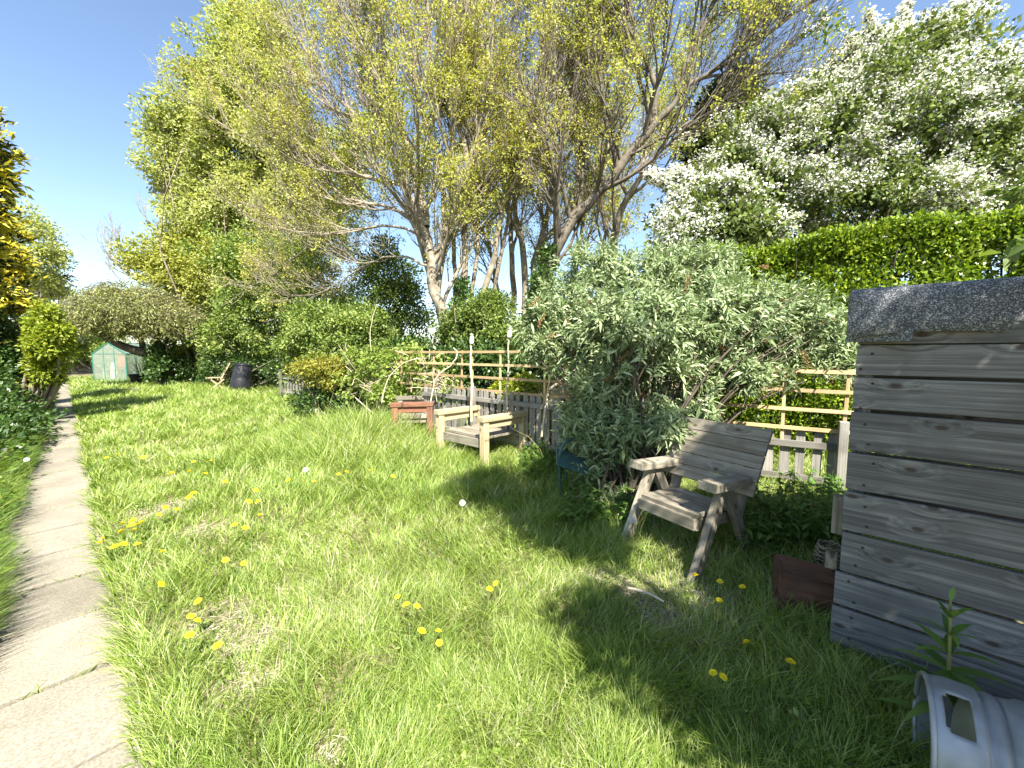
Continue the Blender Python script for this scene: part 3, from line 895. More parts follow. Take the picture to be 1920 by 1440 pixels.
# greenery behind the trellis
bush('ivy_bush', 'foliage', [lobe(900, 605, 50, 45, 9.6), lobe(862, 630, 40, 40, 9.7), lobe(960, 635, 50, 35, 9.5), lobe(925, 580, 30, 35, 9.7)], 210, .25, 80, .085, M['mid'],
     'ivy-covered mound between the ash trunks above the trellis', 'bush', 209, stem_name='stems')
bush('laurel_bush', 'foliage', [lobe(840, 690, 60, 45, 9), lobe(920, 690, 60, 45, 8.8), lobe(1000, 680, 60, 50, 8.6), lobe(1070, 650, 60, 60, 8.2), lobe(780, 680, 50, 40, 9.4)], 330, .24, 75, .10, M['dark'],
     'row of dark glossy bushes just behind the trellis', 'bush', 210, stem_name='stems')
bush('leafy_shrub', 'foliage', [lobe(990, 735, 30, 24, 6.6), lobe(950, 740, 26, 18, 6.8)], 60, .11, 40, .10, M['lime'],
     'bright broad-leaved shrub seen through the trellis', 'shrub', 211, stem_name='stems')


# ------------------------------------------------------------------ hawthorn in blossom
def hawthorn(name, lobes, n, seed, label, base, spikes=(), frac=.84, wt_x=.16):
    rng = np.random.default_rng(seed)
    e = empty(name, base, label, 'tree')
    P, D, out, idx, o_ = clumps(rng, lobes, n, .36, 85, .65, .5, skew=.12)
    ncl = idx.max() + 1
    cc = np.zeros((ncl, 3)); np.add.at(cc, idx, P); cc /= np.bincount(idx, minlength=ncl)[:, None]
    flower = (vnoise(cc, .45, seed) * .6 + .25 * rng.random(ncl) + wt_x * np.clip((cc[:, 0] - cc[:, 0].mean()) / 3, -1, 1)) > (1 - frac) * .95
    V, Q = leaf_mesh(rng, P, D, out, .095, .06, .5)
    # blossom: dense flat sprays along the upper, outer side of the flowering clumps
    sel = flower[idx] & ((o_[:, 2] + .7 * np.einsum('ij,ij->i', o_, out)) > 0.0) & (rng.random(len(P)) < np.clip((vnoise(P, 1.9, seed + 5) - .30) * 3.0, .04, .92))
    Pb = np.repeat(P[sel] + out[sel] * .03 + np.array([0, 0, .05]), 6, axis=0)
    nb = len(Pb)
    Pb = Pb + rng.normal(0, .036, (nb, 3))
    ob = np.repeat(out[sel], 6, axis=0)
    Db = nrm(rng.normal(0, 1, (nb, 3)))
    parts_b = [leaf_mesh(rng, Pb, Db, ob, .040, .040, .9, .1, .1)]
    polys, leaves = [], [(V, Q)]
    for pts, Y in spikes:
        p = spline([at(x, y, Y) for x, y in pts], 12)
        polys.append((p, np.linspace(.03, .006, 12)))
        m = 260
        t = rng.random(m) ** .8
        i = np.minimum((t * 11).astype(int), 10); f = (t * 11 - i)[:, None]
        c = p[i] * (1 - f) + p[i + 1] * f
        c = c + rng.normal(0, .11, (m, 3)) * (1.15 - t)[:, None]
        leaves.append(leaf_mesh(rng, c, nrm(rng.normal(0, 1, (m, 3))), nrm(rng.normal(0, 1, (m, 3))), .09, .055))
        cl = np.repeat(c[rng.random(m) < .30], 9, axis=0); k = len(cl)
        cl = cl + rng.normal(0, .05, (k, 3)) + np.array([0, 0, .03])
        parts_b.append(leaf_mesh(rng, cl, nrm(rng.normal(0, 1, (k, 3))), np.tile([0, 0, 1.], (k, 1)), .06, .058, .9, .1, .1))
    for c, R in lobes:
        for k in range(4):
            tip = c + np.clip(rng.normal(0, .3, 3), -.5, .5) * R
            b = np.array(base) + np.array([0, 0, -.02])
            mid = b * .5 + tip * .5; mid[2] = tip[2] * .5
            polys.append((spline([b, mid, tip], 12), np.linspace(.11, .012, 12)))
    tube_obj('trunk', polys, 7, M['barkdark'], e)
    V, Q = join(leaves); link('crown', mesh_quads(V, Q), M['haw'], e)
    V, Q = join(parts_b); link('blossom', mesh_quads(V, Q), M['blossom'], e)


hawthorn('hawthorn_tree', [lobe(1560, 260, 170, 130, 8.8), lobe(1740, 260, 190, 140, 8.6), lobe(1480, 330, 140, 100, 8.4), lobe(1690, 150, 110, 75, 8.8), lobe(1860, 340, 120, 100, 8.2),
     lobe(1400, 290, 80, 75, 8.6), lobe(1900, 230, 110, 85, 8.4), lobe(1600, 390, 150, 70, 8.0), lobe(1790, 400, 150, 60, 7.8), lobe(2000, 300, 120, 120, 8.2)], 820, 301,
     'large hawthorn covered in white blossom above the privet hedge', (7.2, 8.8, 0),
     spikes=[([(1620, 160), (1640, 90), (1628, 25)], 8.6), ([(1640, 150), (1680, 60), (1705, 5)], 8.6), ([(1740, 130), (1775, 60), (1812, 5)], 8.6), ([(1800, 150), (1850, 110), (1890, 90)], 8.4),
             ([(1570, 160), (1590, 100), (1600, 70)], 8.6), ([(1840, 170), (1880, 150), (1915, 150)], 8.4), ([(1660, 100), (1690, 60), (1693, 40)], 8.6), ([(1760, 120), (1790, 90), (1805, 70)], 8.6)])
hawthorn('hawthorn_tree', [lobe(1330, 420, 85, 42, 7.2), lobe(1280, 445, 45, 38, 7.0), lobe(1400, 440, 60, 40, 7.2), lobe(1340, 370, 60, 25, 7.4)], 130, 302,
     'small white-blossomed hawthorn bough rising behind the grey-green bush', (at(1330, 600, 7.2)[0], 7.2, 0),
     spikes=[([(1290, 400), (1250, 345), (1215, 330)], 7.2), ([(1330, 380), (1290, 335), (1260, 325)], 7.3)], frac=.78, wt_x=0)
bush('dark_conifer', 'crown', [lobe(1365, 200, 40, 60, 12), lobe(1350, 280, 60, 70, 12), lobe(1330, 250, 25, 30, 12)], 150, .4, 90, .14, M['conifer'],
     'dark conifer top between the ash and the big hawthorn', 'tree', 303, base=(at(1355, 650, 12)[0], 12, 0), stem_mat=M['barkdark'])


# ------------------------------------------------------------------ privet hedge
def privet():
    rng = np.random.default_rng(401)
    a, b = np.array([6.9, 3.05, 0]), np.array([2.9, 6.05, 0])
    ax = nrm(b - a); L = np.linalg.norm(b - a); nv = np.array([-ax[1], ax[0], 0])
    if nv[1] > 0: nv = -nv                                 # towards the garden
    e = empty('privet_hedge', (a + b) / 2, 'clipped bright green privet hedge running behind the timber shed', 'hedge')
    n = 190000
    s = rng.random(n) * L; face = rng.random(n)
    top = face < .38
    h = 3.0 + .10 * (vnoise(np.stack([s, s * 0, s * 0], -1), 1.4, 7) - .5) * 2
    depth = np.where(top, rng.uniform(-.9, 0, n), -np.abs(rng.normal(0, .22, n)))
    z = np.where(top, h - np.abs(rng.normal(0, .12, n)) + .12 * (rng.random(n) ** 4), rng.random(n) * h)
    P = a + ax * s[:, None] + nv * depth[:, None]; P[:, 2] = z
    P += nv * ((vnoise(P, 2.3, 8) - .5) * .28)[:, None]
    keep = vnoise(P, 7, 9) > .24
    P, top = P[keep], top[keep]; n = len(P)
    out = np.where(top[:, None], np.array([0, 0, 1.]), nv) + np.zeros((n, 3))
    D = nrm(out * .7 + rng.normal(0, .6, (n, 3)) + np.array([0, 0, .5]))
    V, Q = leaf_mesh(rng, P, D, out, .055, .032, .3)
    link('foliage', mesh_quads(V, Q), M['privet'], e)
    polys = []
    for k in range(60):
        p = a + ax * rng.random() * L + nv * rng.uniform(-.7, -.25)
        polys.append((np.array([p, p + np.array([rng.normal(0, .1), rng.normal(0, .1), 1.4]), p + np.array([rng.normal(0, .25), rng.normal(0, .2), 2.8])]), np.array([.03, .02, .008])))
    tube_obj('stems', polys, 5, M['barkdark'], e)


privet()


# ------------------------------------------------------------------ buddleia
def buddleia():
    rng = np.random.default_rng(501)
    base = gnd(1190, 955); base[1] += .15
    e = empty('buddleia_bush', base, 'huge arching grey-green bush with long narrow leaves beside the timber chair', 'bush')
    lobes = [lobe(1200, 620, 150, 110, 4.5), lobe(1340, 600, 140, 95, 4.6), lobe(1470, 610, 105, 85, 4.5), lobe(1085, 640, 95, 75, 4.9), lobe(1125, 750, 75, 85, 4.4),
             lobe(1240, 715, 110, 75, 4.2), lobe(1150, 880, 85, 70, 4.15), lobe(1220, 510, 120, 55, 5.2), lobe(1060, 570, 80, 55, 5.4), lobe(1545, 645, 55, 55, 4.4),
             lobe(1330, 500, 80, 50, 5.2), lobe(1120, 860, 45, 60, 4.4), lobe(1395, 690, 60, 45, 4.1), lobe(1210, 820, 60, 60, 4.1), lobe(1150, 930, 75, 40, 3.95), lobe(1180, 800, 90, 60, 4.0), lobe(1290, 790, 50, 50, 4.0), lobe(1090, 800, 50, 60, 4.3), lobe(1000, 600, 50, 40, 5.0), lobe(1580, 690, 45, 40, 4.25), lobe(1500, 690, 60, 40, 4.15), lobe(1010, 640, 40, 40, 4.9), lobe(1262, 805, 42, 45, 3.55), lobe(1320, 770, 40, 25, 3.75), lobe(1110, 500, 70, 50, 5.5)]
    Cc = np.array([l[0] for l in lobes]); R = np.array([l[1] for l in lobes])
    wt = (R.prod(1)) ** (2 / 3); wt /= wt.sum()
    n = 5000
    k = rng.choice(len(lobes), n, p=wt)
    d = nrm(rng.normal(0, 1, (n, 3)) + np.array([0, -.25, .15]))
    p = Cc[k] + d * R[k] * rng.uniform(.5, 1.02, n)[:, None]
    p += rng.normal(0, .03, (n, 3))
    low = p[:, 2] < 1.0
    okk = (p[:, 2] > .05) & (vnoise(p, 3.0, 77) > .33) & (~low | (rng.random(n) < .9))
    p, d = p[okk], d[okk]; n = len(p)
    ax = nrm(d * .8 + np.array([0, -.1, .45]) + rng.normal(0, .35, (n, 3)))
    per = 15
    i = np.repeat(np.arange(n), per); m = len(i)
    t = np.tile(np.arange(per) / per, n)
    side = nrm(np.cross(ax[i], nrm(rng.normal(0, 1, (n, 3)))[i]))
    side2 = np.cross(ax[i], side)
    ang = np.tile(np.arange(per) * (math.pi * .5 + .55), n) + rng.normal(0, .3, m)
    rad = side * np.cos(ang)[:, None] + side2 * np.sin(ang)[:, None]
    P = p[i] + ax[i] * ((t - .8) * .24)[:, None]
    el = .35 + .9 * t
    D = nrm(rad * np.cos(el)[:, None] + ax[i] * np.sin(el)[:, None] + rng.normal(0, .12, (m, 3)))
    L = (.125 - .065 * t) * rng.uniform(.7, 1.25, m)
    bend = np.array([0, 0, -1.]) * (L * rng.uniform(.15, .5, m))[:, None]
    Nn = nrm(ax[i] + rng.normal(0, .3, (m, 3)))
    V, Q = strips(P, D, Nn, L, L * .23, (.25, 1, .75, .05), bend)
    link('foliage', mesh_quads(V, Q), M['budd'], e)
    # arching canes
    polys = []
    for q in range(95):
        j = rng.integers(0, n)
        tip = p[j]
        b = base + np.array([rng.normal(0, .16), rng.normal(0, .14), -.02])
        mid = b * .55 + tip * .45; mid[2] = max(mid[2], tip[2] * .62)
        polys.append((spline([b, mid, tip], 9), np.linspace(rng.uniform(.010, .024), .004, 9)))
    tube_obj('stems', polys, 5, M['barkdark'], e)
    # last year's brown flower spikes
    parts = []
    spots = [(1385, 560), (1440, 500), (1335, 870), (1505, 660), (1210, 740), (1290, 700), (1060, 600), (1085, 640), (1180, 560), (1450, 690), (1530, 610), (1560, 690), (1020, 590),
             (1240, 610), (1400, 640), (1180, 660), (1100, 560), (1330, 790), (1475, 560), (1575, 640), (1010, 560), (1290, 520), (1345, 650), (1040, 625), (1160, 700), (1420, 720)]
    for x, y in spots:
        Yd = 4.05 if y > 640 else 4.2
        if x < 1120: Yd = 4.7
        c = at(x, y, Yd)
        ax_ = nrm(np.array([rng.normal(0, .7), rng.normal(-.3, .3), rng.normal(-.35, .4)]))
        kk = 90
        tt = rng.random(kk)
        P2 = c + ax_ * (tt * .17)[:, None] + rng.normal(0, .012, (kk, 3)) * (1.2 - tt)[:, None]
        parts.append(diamonds(P2, nrm(rng.normal(0, 1, (kk, 3))), nrm(rng.normal(0, 1, (kk, 3))), .018, .012))
    V, Q = join(parts); link('dead_flower_spikes', mesh_quads(V, Q), M['dead'], e)


buddleia()

# ------------------------------------------------------------------ left side of the path
def fronds(name, lobes, n, seed, label, mat, base, cat='tree'):
    rng = np.random.default_rng(seed)
    e = empty(name, base, label, cat)
    P, D, out, idx, o_ = clumps(rng, lobes, n, .28, 60, .8, .6)
    D = nrm(out * .9 + rng.normal(0, .35, P.shape) + np.array([0, 0, .15]))
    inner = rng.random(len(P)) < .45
    ok = above(P)
    g = ok & ~inner; V, Q = leaf_mesh(rng, P[g] + out[g] * .06, D[g], out[g], .17, .05, .2)
    link('crown', mesh_quads(V, Q), mat, e)
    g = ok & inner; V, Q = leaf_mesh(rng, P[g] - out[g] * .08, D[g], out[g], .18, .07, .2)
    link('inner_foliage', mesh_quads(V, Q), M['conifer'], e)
    polys = [(spline([np.array(base), c * .5 + np.array(base) * .5, c], 6), np.linspace(.10, .02, 6)) for c, R in lobes]
    tube_obj('trunk', polys, 6, M['barkdark'], e)


fronds('golden_conifer', [lobe(-92, 300, 70, 70, 7.8), lobe(-105, 380, 60, 60, 7.8), lobe(-92, 240, 60, 50, 7.8), lobe(-110, 470, 60, 70, 7.9), lobe(-120, 580, 60, 70, 7.9), lobe(-120, 690, 60, 70, 7.9)], 300, 601, 'golden conifer reaching into the sky at the left edge of the picture', M['gold'], (at(-60, 700, 7.9)[0], 7.9, 0))
fronds('golden_conifer', [lobe(-30, 480, 38, 66, 10.5), lobe(-18, 545, 38, 45, 10.5), lobe(-36, 430, 30, 45, 10.5)], 170, 602, 'lower golden conifer showing yellow sprays under the tall one', M['gold'], (at(0, 720, 10.6)[0], 10.6, 0))
bush('birch_tree', 'crown', [lobe(62, 470, 40, 70, 25), lobe(40, 420, 22, 35, 25), lobe(45, 540, 55, 45, 25), lobe(85, 500, 20, 40, 25)], 150, .6, 60, .2, M['poplar'], 'airy green tree far beyond the golden conifers', 'tree', 603, base=(at(60, 680, 25)[0], 25, 0))
bush('purple_plum', 'crown', [lobe(100, 545, 15, 16, 27), lobe(85, 525, 16, 10, 27), lobe(103, 525, 14, 6, 27)], 40, .4, 50, .2, M['purple'], 'small purple-leaved tree at the far end of the path', 'tree', 604, base=(at(92, 690, 27)[0], 27, 0))
bush('blossom_bush', 'foliage', [lobe(108, 600, 22, 28, 28), lobe(135, 615, 16, 20, 28)], 60, .5, 50, .2, M['blossom'], 'pale blossoming bush under the purple-leaved tree', 'bush', 605, stem_name='stems')
bush('lime_shrub', 'foliage', [lobe(84, 600, 18, 26, 8.6), lobe(96, 640, 15, 34, 8.6), lobe(88, 695, 14, 26, 8.7), lobe(106, 622, 9, 14, 8.6)], 170, .17, 60, .085, M['lime'], 'lime green shrub leaning over the path', 'shrub', 606, base=(at(50, 740, 8.8)[0], 8.8, 0), stem_name='stems')
bush('dark_hedge', 'foliage', [lobe(-25, 640, 40, 66, 8.5), lobe(-5, 705, 36, 55, 8.6), lobe(15, 745, 30, 45, 9), lobe(-40, 760, 55, 80, 7.6), lobe(2, 795, 40, 45, 8), lobe(50, 755, 22, 30, 10.5), lobe(-70, 820, 55, 60, 6.8), lobe(-10, 800, 50, 60, 6.4), lobe(-45, 870, 60, 60, 5.6), lobe(38, 810, 26, 34, 7.4), lobe(-60, 880, 50, 60, 4.9), lobe(-25, 840, 40, 50, 5.9)], 620, .26, 80, .085, M['dark'],
     'dark untrimmed hedge along the left side of the path', 'hedge', 607, stem_name='stems')


def dead_shrub():
    rng = np.random.default_rng(608)
    base = at(48, 760, 11.2); base[2] = 0
    e = empty('twiggy_shrub', base, 'leafless tangle of grey-brown twigs between the hedge and the lime shrub', 'shrub')
    polys = []
    for k in range(420):
        c, R = lobe(46, 620, 26, 58, 11.2)
        p0 = c + rng.normal(0, .45, 3) * R
        d = nrm(rng.normal(0, 1, 3) + np.array([.3, 0, .1]))
        pts = [p0]
        for s in range(4):
            d = nrm(d + rng.normal(0, .5, 3)); pts.append(pts[-1] + d * .12)
        polys.append((np.array(pts), np.linspace(.011, .006, 5)))
    for k in range(14):
        c, R = lobe(46, 620, 26, 58, 11.2)
        t = c + rng.normal(0, .5, 3) * R
        polys.append((spline([base, (base + t) / 2 + rng.normal(0, .15, 3), t], 7), np.linspace(.03, .008, 7)))
    tube_obj('twigs', polys, 4, plainmat('grey_twigs', (.30, .24, .18), (.2, .16, .12)), e)


dead_shrub()

# weeping grey-green tree with a leaning dark trunk and ivy
def weeping():
    rng = np.random.default_rng(701)
    Y = 17.2
    base = at(312, 720, Y); base[2] = 0
    e = empty('weeping_tree', base, 'low weeping tree with a dark leaning trunk and fine grey-green twigs', 'tree')
    st_ = [spline([base, at(308, 690, Y), at(296, 668, Y), at(265, 660, Y - .2), at(228, 648, Y - .3), at(190, 628, Y - .4)], 16),
           spline([at(300, 672, Y), at(310, 640, Y), at(330, 615, Y), at(370, 605, Y)], 10),
           spline([at(270, 660, Y), at(260, 625, Y), at(235, 595, Y), at(210, 580, Y)], 10),
           spline([at(300, 668, Y), at(290, 620, Y + .4), at(270, 580, Y + .5), at(262, 555, Y + .5)], 10)]
    polys = [(st_[0], np.linspace(.32, .12, 16))] + [(s, np.linspace(.12, .03, 10)) for s in st_[1:]]
    lob = [lobe(255, 590, 105, 42, Y), lobe(195, 603, 55, 30, Y - .3), lobe(335, 603, 55, 34, Y), lobe(250, 558, 60, 28, Y), lobe(165, 600, 32, 22, Y - .3), lobe(330, 618, 45, 20, Y)]
    Cc = np.array([l[0] for l in lob]); R = np.array([l[1] for l in lob])
    n = 2600
    k = rng.choice(len(lob), n, p=R.prod(1) / R.prod(1).sum())
    d = nrm(rng.normal(0, 1, (n, 3))); p = Cc[k] + d * R[k] * rng.uniform(.45, 1.05, n)[:, None]
    tw = []
    for q in range(n):
        hv = nrm(np.array([d[q, 0], d[q, 1], .1])); L = rng.uniform(.4, .9)
        pts = np.array([p[q], p[q] + hv * L * .35 + np.array([0, 0, .04]), p[q] + hv * L * .65 - np.array([0, 0, .12 * L]), p[q] + hv * L * .8 - np.array([0, 0, .45 * L])])
        tw.append((pts, np.linspace(.013, .007, 4)))
    V, Q = join([tubes(polys, 8), tubes(tw, 3)])
    link('trunk', mesh_quads(V, Q, True), M['barkdark'], e)
    A = np.concatenate([t[0] for t in tw]); i = np.repeat(np.arange(len(A)), 4); m = len(i)
    P = A[i] + rng.normal(0, .07, (m, 3))
    V, Q = leaf_mesh(rng, P, nrm(rng.normal(0, 1, (m, 3)) + np.array([0, 0, -.3])), nrm(rng.normal(0, 1, (m, 3))), .13, .035, .5)
    link('crown', mesh_quads(V, Q), M['willow'], e)
    Pc, D, out, idx, o_ = clumps(rng, [lobe(307, 685, 20, 34, Y - .2), lobe(298, 662, 16, 14, Y - .2)], 60, .22, 60, 1.0, .5)
    ok = above(Pc); V, Q = leaf_mesh(rng, Pc[ok], D[ok], out[ok], .12, .1, .2)
    link('ivy', mesh_quads(V, Q), M['dark'], e)


weeping()
BARE_CFG = dict(ASH, n=(8, 5, 4), len=((1.4, 2.6), (.8, 1.5), (.4, .8)), rmin=.008, r=(.04, .018, .009), up=(.35, .3, .2))
tree('bare_tree', [st([(328, 640), (322, 560), (310, 500), (300, 450), (285, 420)], 20.5, 20.5, .14, .04),
                   st([(324, 580), (290, 540), (250, 515), (215, 490), (195, 470)], 20.5, 20, .08, .03),
                   st([(315, 520), (330, 470), (335, 430), (325, 400)], 20.5, 20.8, .07, .03)], BARE_CFG, 702,
     'nearly leafless tree with pale upright twigs against the sky', None, M['bark'], per=0)
for i, (px, py, rx, ry, Y, key, lab) in enumerate([
        (150, 655, 40, 26, 31, 'mid', 'green bush closing the far end of the path'), (185, 640, 40, 26, 29, 'light', 'pale green bush behind the greenhouse'),
        (245, 665, 45, 26, 27, 'mid', 'green bush seen through the greenhouse'), (345, 675, 30, 30, 19.5, 'lime', 'yellow-green shrub right of the ivy-clad trunk'),
        (395, 660, 40, 40, 21, 'mid', 'green shrub behind the folding chair back')]):
    bush('far_bush', 'foliage', [lobe(px, py, rx, ry, Y), lobe(px - rx * .5, py + ry * .4, rx * .6, ry * .7, Y)], 70, .5, 60, .2, M[key], lab, 'bush', 710 + i, stem_name='stems', group='bushes at the far end of the garden')
for i, (px, py, rx, ry, Y, key, lab) in enumerate([
        (1150, 610, 90, 55, 13, 'mid', 'green bush in the gap under the leaning ash'), (1300, 560, 110, 70, 11, 'dark', 'dark bush under the small hawthorn'),
        (640, 600, 60, 60, 24, 'light', 'distant pale tree seen left of the dark evergreen'), (900, 640, 120, 30, 24, 'mid', 'distant hedge seen between the ash trunks')]):
    bush('background_bush', 'foliage', [lobe(px, py, rx, ry, Y), lobe(px + rx * .5, py + ry * .4, rx * .6, ry * .7, Y)], 110, .4, 70, .13, M[key], lab, 'bush', 730 + i, stem_name='stems', group='bushes behind the trellis')


# ------------------------------------------------------------------ fences and trellises
UPV = Vector((0, 0, 1))


def lerp(a, b, t): return a * (1 - t) + b * t


def trellis(px0, D0, px1, D1, tops, drop, nr, verts, label, seed, zjit=0.0, pair=False):
    rng = np.random.default_rng(seed)
    A = np.array([(px0 - CX) / F * D0, D0, tops[0]]); B = np.array([(px1 - CX) / F * D1, D1, tops[1]])
    mid = (A + B) / 2
    e = empty('trellis', (mid[0], mid[1], 0), label, 'trellis', 'trellises above the picket fences')
    nv = nrm(np.cross(B - A, [0, 0, 1]))
    for k in range(nr):
        dz = np.array([0, 0, -k * drop])
        board('rail', A + dz, B + dz, UPV, .038, .018, M['trellis'], e, .002, over=.03)
    for t in verts:
        p = lerp(A, B, t) + nv * .0185 * (1 if nv[1] > 0 else -1)
        board('upright', p + np.array([rng.normal(0, .012), 0, .03]), p + np.array([rng.normal(0, .01), 0, -drop * (nr - 1) - rng.uniform(.02, .3)]), B - A, .032, .018, M['trellis'], e, .002)
    return A, B


LA, LB = trellis(745, 8.0, 1112, 5.0, (1.545, 1.555), .205, 4, (.03, .10, .26, .43, .49, .64, .83, .90), 'long brown trellis of four rails behind the pale timber bench', 801)
RA, RB = trellis(1300, 4.62, 1610, 3.88, (1.36, 1.345), .20, 4, (.08, .22, .60, .95), 'yellowish trellis behind the weathered armchair, half under the bush', 802)


def picket_fence(P0, P1, n, ztop, zrail, label, seed, posts):
    rng = np.random.default_rng(seed)
    P0, P1 = np.array(P0), np.array(P1)
    mid = (P0 + P1) / 2
    e = empty('picket_fence', (mid[0], mid[1], 0), label, 'fence', 'grey picket fences')
    nv = nrm(np.cross(P1 - P0, [0, 0, 1])); nv = nv if nv[1] > 0 else -nv         # away from the garden
    wv = nrm(P1 - P0)
    for z in (zrail, .22):
        board('rail', P0 + np.array([0, 0, z]), P1 + np.array([0, 0, z]), UPV, .07, .035, M['picket'], e)
    for k in range(n):
        c = lerp(P0, P1, (k + .5) / n) + nv * .030
        zt = ztop + rng.normal(0, .012); ww = .085 * rng.uniform(.9, 1.08)
        bm = bmesh.new()
        out = [(-.5, .03), (.5, .03), (.5, zt - .05), (.28, zt), (-.28, zt), (-.5, zt - .05)]
        lean = rng.normal(0, .012)
        f = [bm.verts.new((y_ , x_ * ww + lean * y_, -.009)) for x_, y_ in out]
        b_ = [bm.verts.new((y_, x_ * ww + lean * y_, .009)) for x_, y_ in out]
        bm.faces.new(f[::-1]); bm.faces.new(b_)
        for q in range(6): bm.faces.new((f[q], f[(q + 1) % 6], b_[(q + 1) % 6], b_[q]))
        bmesh.ops.recalc_face_normals(bm, faces=bm.faces)
        me = bpy.data.meshes.new("picket"); bm.to_mesh(me); bm.free()
        R = Matrix((Vector((0, 0, 1)), Vector(wv), Vector((0, 0, 1)).cross(Vector(wv)))).transposed().to_4x4()
        link('picket', me, M['picket'], e, Matrix.Translation(c) @ R)
    for t, zt in posts:
        c = lerp(P0, P1, t) - nv * .065
        board('post', c + np.array([0, 0, -.05]), c + np.array([0, 0, zt]), wv, .075, .075, M['picket'], e, .006)
    return e


fl0, fl1 = at(790, 660, 7.25), at(1062, 660, 5.25)
picket_fence((fl0[0], fl0[1], 0), (fl1[0], fl1[1], 0), 24, .93, .79, 'grey picket fence under the long trellis', 811, ((.45, 1.0), (.985, .93)))
fr0, fr1 = at(1330, 660, 4.55), at(1592, 660, 3.93)
picket_fence((fr0[0], fr0[1], 0), (fr1[0], fr1[1], 0), 9, .73, .58, 'short grey picket fence between the armchair and the shed', 812, ((.99, .86),))
ff0, ff1 = at(527, 660, 13.0), at(566, 660, 12.4)
picket_fence((ff0[0], ff0[1], 0), (ff1[0], ff1[1], 0), 7, .80, .70, 'small grey picket fence end beside the yellow-leaved shrub', 813, ((0, .98),))

# canes and sticks leaning on the trellis
def stick(name, pts, r, label, seed, cap=None, cat='stake', mat=None):
    rng = np.random.default_rng(seed)
    p = spline(pts, 14); p[1:-1] += rng.normal(0, .006, (12, 3))
    b = p[0]
    e = empty(name, (b[0], b[1], 0), label, cat)
    tube_obj('shaft', [(p, np.linspace(r, r * .7, 14) * rng.uniform(.85, 1.15, 14))], 8, mat or M['cane'], e)
    if cap is not None:
        c = p[-1]
        link('cap', lathe_mesh([(.0, -.005), (.028, 0), (.032, .02), (.032, .085), (.020, .115), (.013, .125), (.013, .15), (0, .152)], 16, (.08, 0, 1), c - np.array([0, 0, .04])), M['white'], e)


stick('garden_stake', [at(884, 790, 6.05), at(884, 720, 6.05), at(882, 660, 6.05), at(884, 640, 6.05)], .018, 'knotty pale stake with a white cap in front of the trellis', 821, cap=1)
stick('garden_stake', [at(949, 800, 5.75), at(952, 720, 5.75), at(953, 660, 5.75), at(955, 628, 5.75)], .017, 'tall thin stake with a white cap right of the knotty one', 822, cap=1)
stick('garden_stake', [at(1016, 818, 5.3), at(1028, 730, 5.3), at(1037, 670, 5.35), at(1041, 645, 5.4)], .018, 'slanting bare pole leaning on the trellis', 823)
stick('bramble_shoot', [at(716, 755, 7.2), at(728, 710, 7.2), at(752, 685, 7.1), at(775, 674, 7.0), at(800, 672, 7.0)], .012, 'arching bare bramble shoot left of the trellis', 824, cat='plant')
stick('bramble_shoot', [at(806, 762, 6.7), at(818, 708, 6.7), at(848, 682, 6.6), at(857, 662, 6.6), at(850, 652, 6.6)], .012, 'crooked pale shoot twisting up past the trellis', 825, cat='plant')
stick('bramble_shoot', [at(700, 740, 8.6), at(698, 690, 8.6), at(694, 620, 8.6), at(706, 570, 8.6)], .009, 'long thin upright shoot rising above the vine', 826, cat='plant')


def vine():
    rng = np.random.default_rng(831)
    lob = [lobe(700, 690, 60, 45, 8.7), lobe(755, 680, 40, 40, 8.2), lobe(800, 700, 36, 36, 7.6), lobe(665, 700, 40, 42, 9.2), lobe(830, 730, 26, 20, 7.0), lobe(740, 730, 60, 22, 8.2)]
    base = at(730, 755, 8.4); base[2] = 0
    e = empty('climbing_vine', base, 'tangled pale-leaved climber swamping the far end of the trellis', 'vine')
    P, D, out, idx, o_ = clumps(rng, lob, 170, .17, 34, .9, .35)
    ok = above(P); V, Q = leaf_mesh(rng, P[ok], D[ok], out[ok], .075, .06, .4)
    link('foliage', mesh_quads(V, Q), M['light'], e)
    polys = []
    for k in range(70):
        c, R = lob[rng.integers(0, len(lob))]
        a = c + rng.normal(0, .6, 3) * R; b = c + rng.normal(0, .6, 3) * R
        m_ = (a + b) / 2 + rng.normal(0, .2, 3)
        polys.append((spline([a, m_, b], 8), np.full(8, .006)))
    for k in range(14):
        c, R = lob[rng.integers(0, len(lob))]
        polys.append((spline([base + rng.normal(0, .15, 3) * np.array([1, 1, 0]), c + rng.normal(0, .2, 3), c + rng.normal(0, .5, 3) * R], 8), np.linspace(.014, .006, 8)))
    tube_obj('stems', polys, 4, M['cane'], e)


vine()


def tuft(name, c, h, n, mat, label, cat, seed, spread=.12, lean=.5, w=.008):
    rng = np.random.default_rng(seed)
    e = empty(name, c, label, cat)
    P = np.array(c) + rng.normal(0, spread * .4, (n, 3)) * np.array([1, 1, 0])
    a = rng.uniform(0, 2 * np.pi, n); d2 = np.stack([np.cos(a), np.sin(a), 0 * a], -1)
    L = h * rng.uniform(.6, 1.15, n)
    D = nrm(d2 * (lean * rng.random(n))[:, None] + np.array([0, 0, 1.]))
    V, Q = strips(P, D, nrm(rng.normal(0, 1, (n, 3)) + d2), L, w, (1, .9, .6, .15), (d2 * .45 - np.array([0, 0, .3])) * (L * rng.random(n))[:, None])
    link('blades', mesh_quads(V, Q), mat, e)


c = at(1060, 740, 5.9); tuft('straw_grass', (c[0], c[1], 0), 1.15, 900, M['straw'], 'straw-coloured clump of dry grass behind the trellis', 'grass clump', 841, .5, .3, .012)


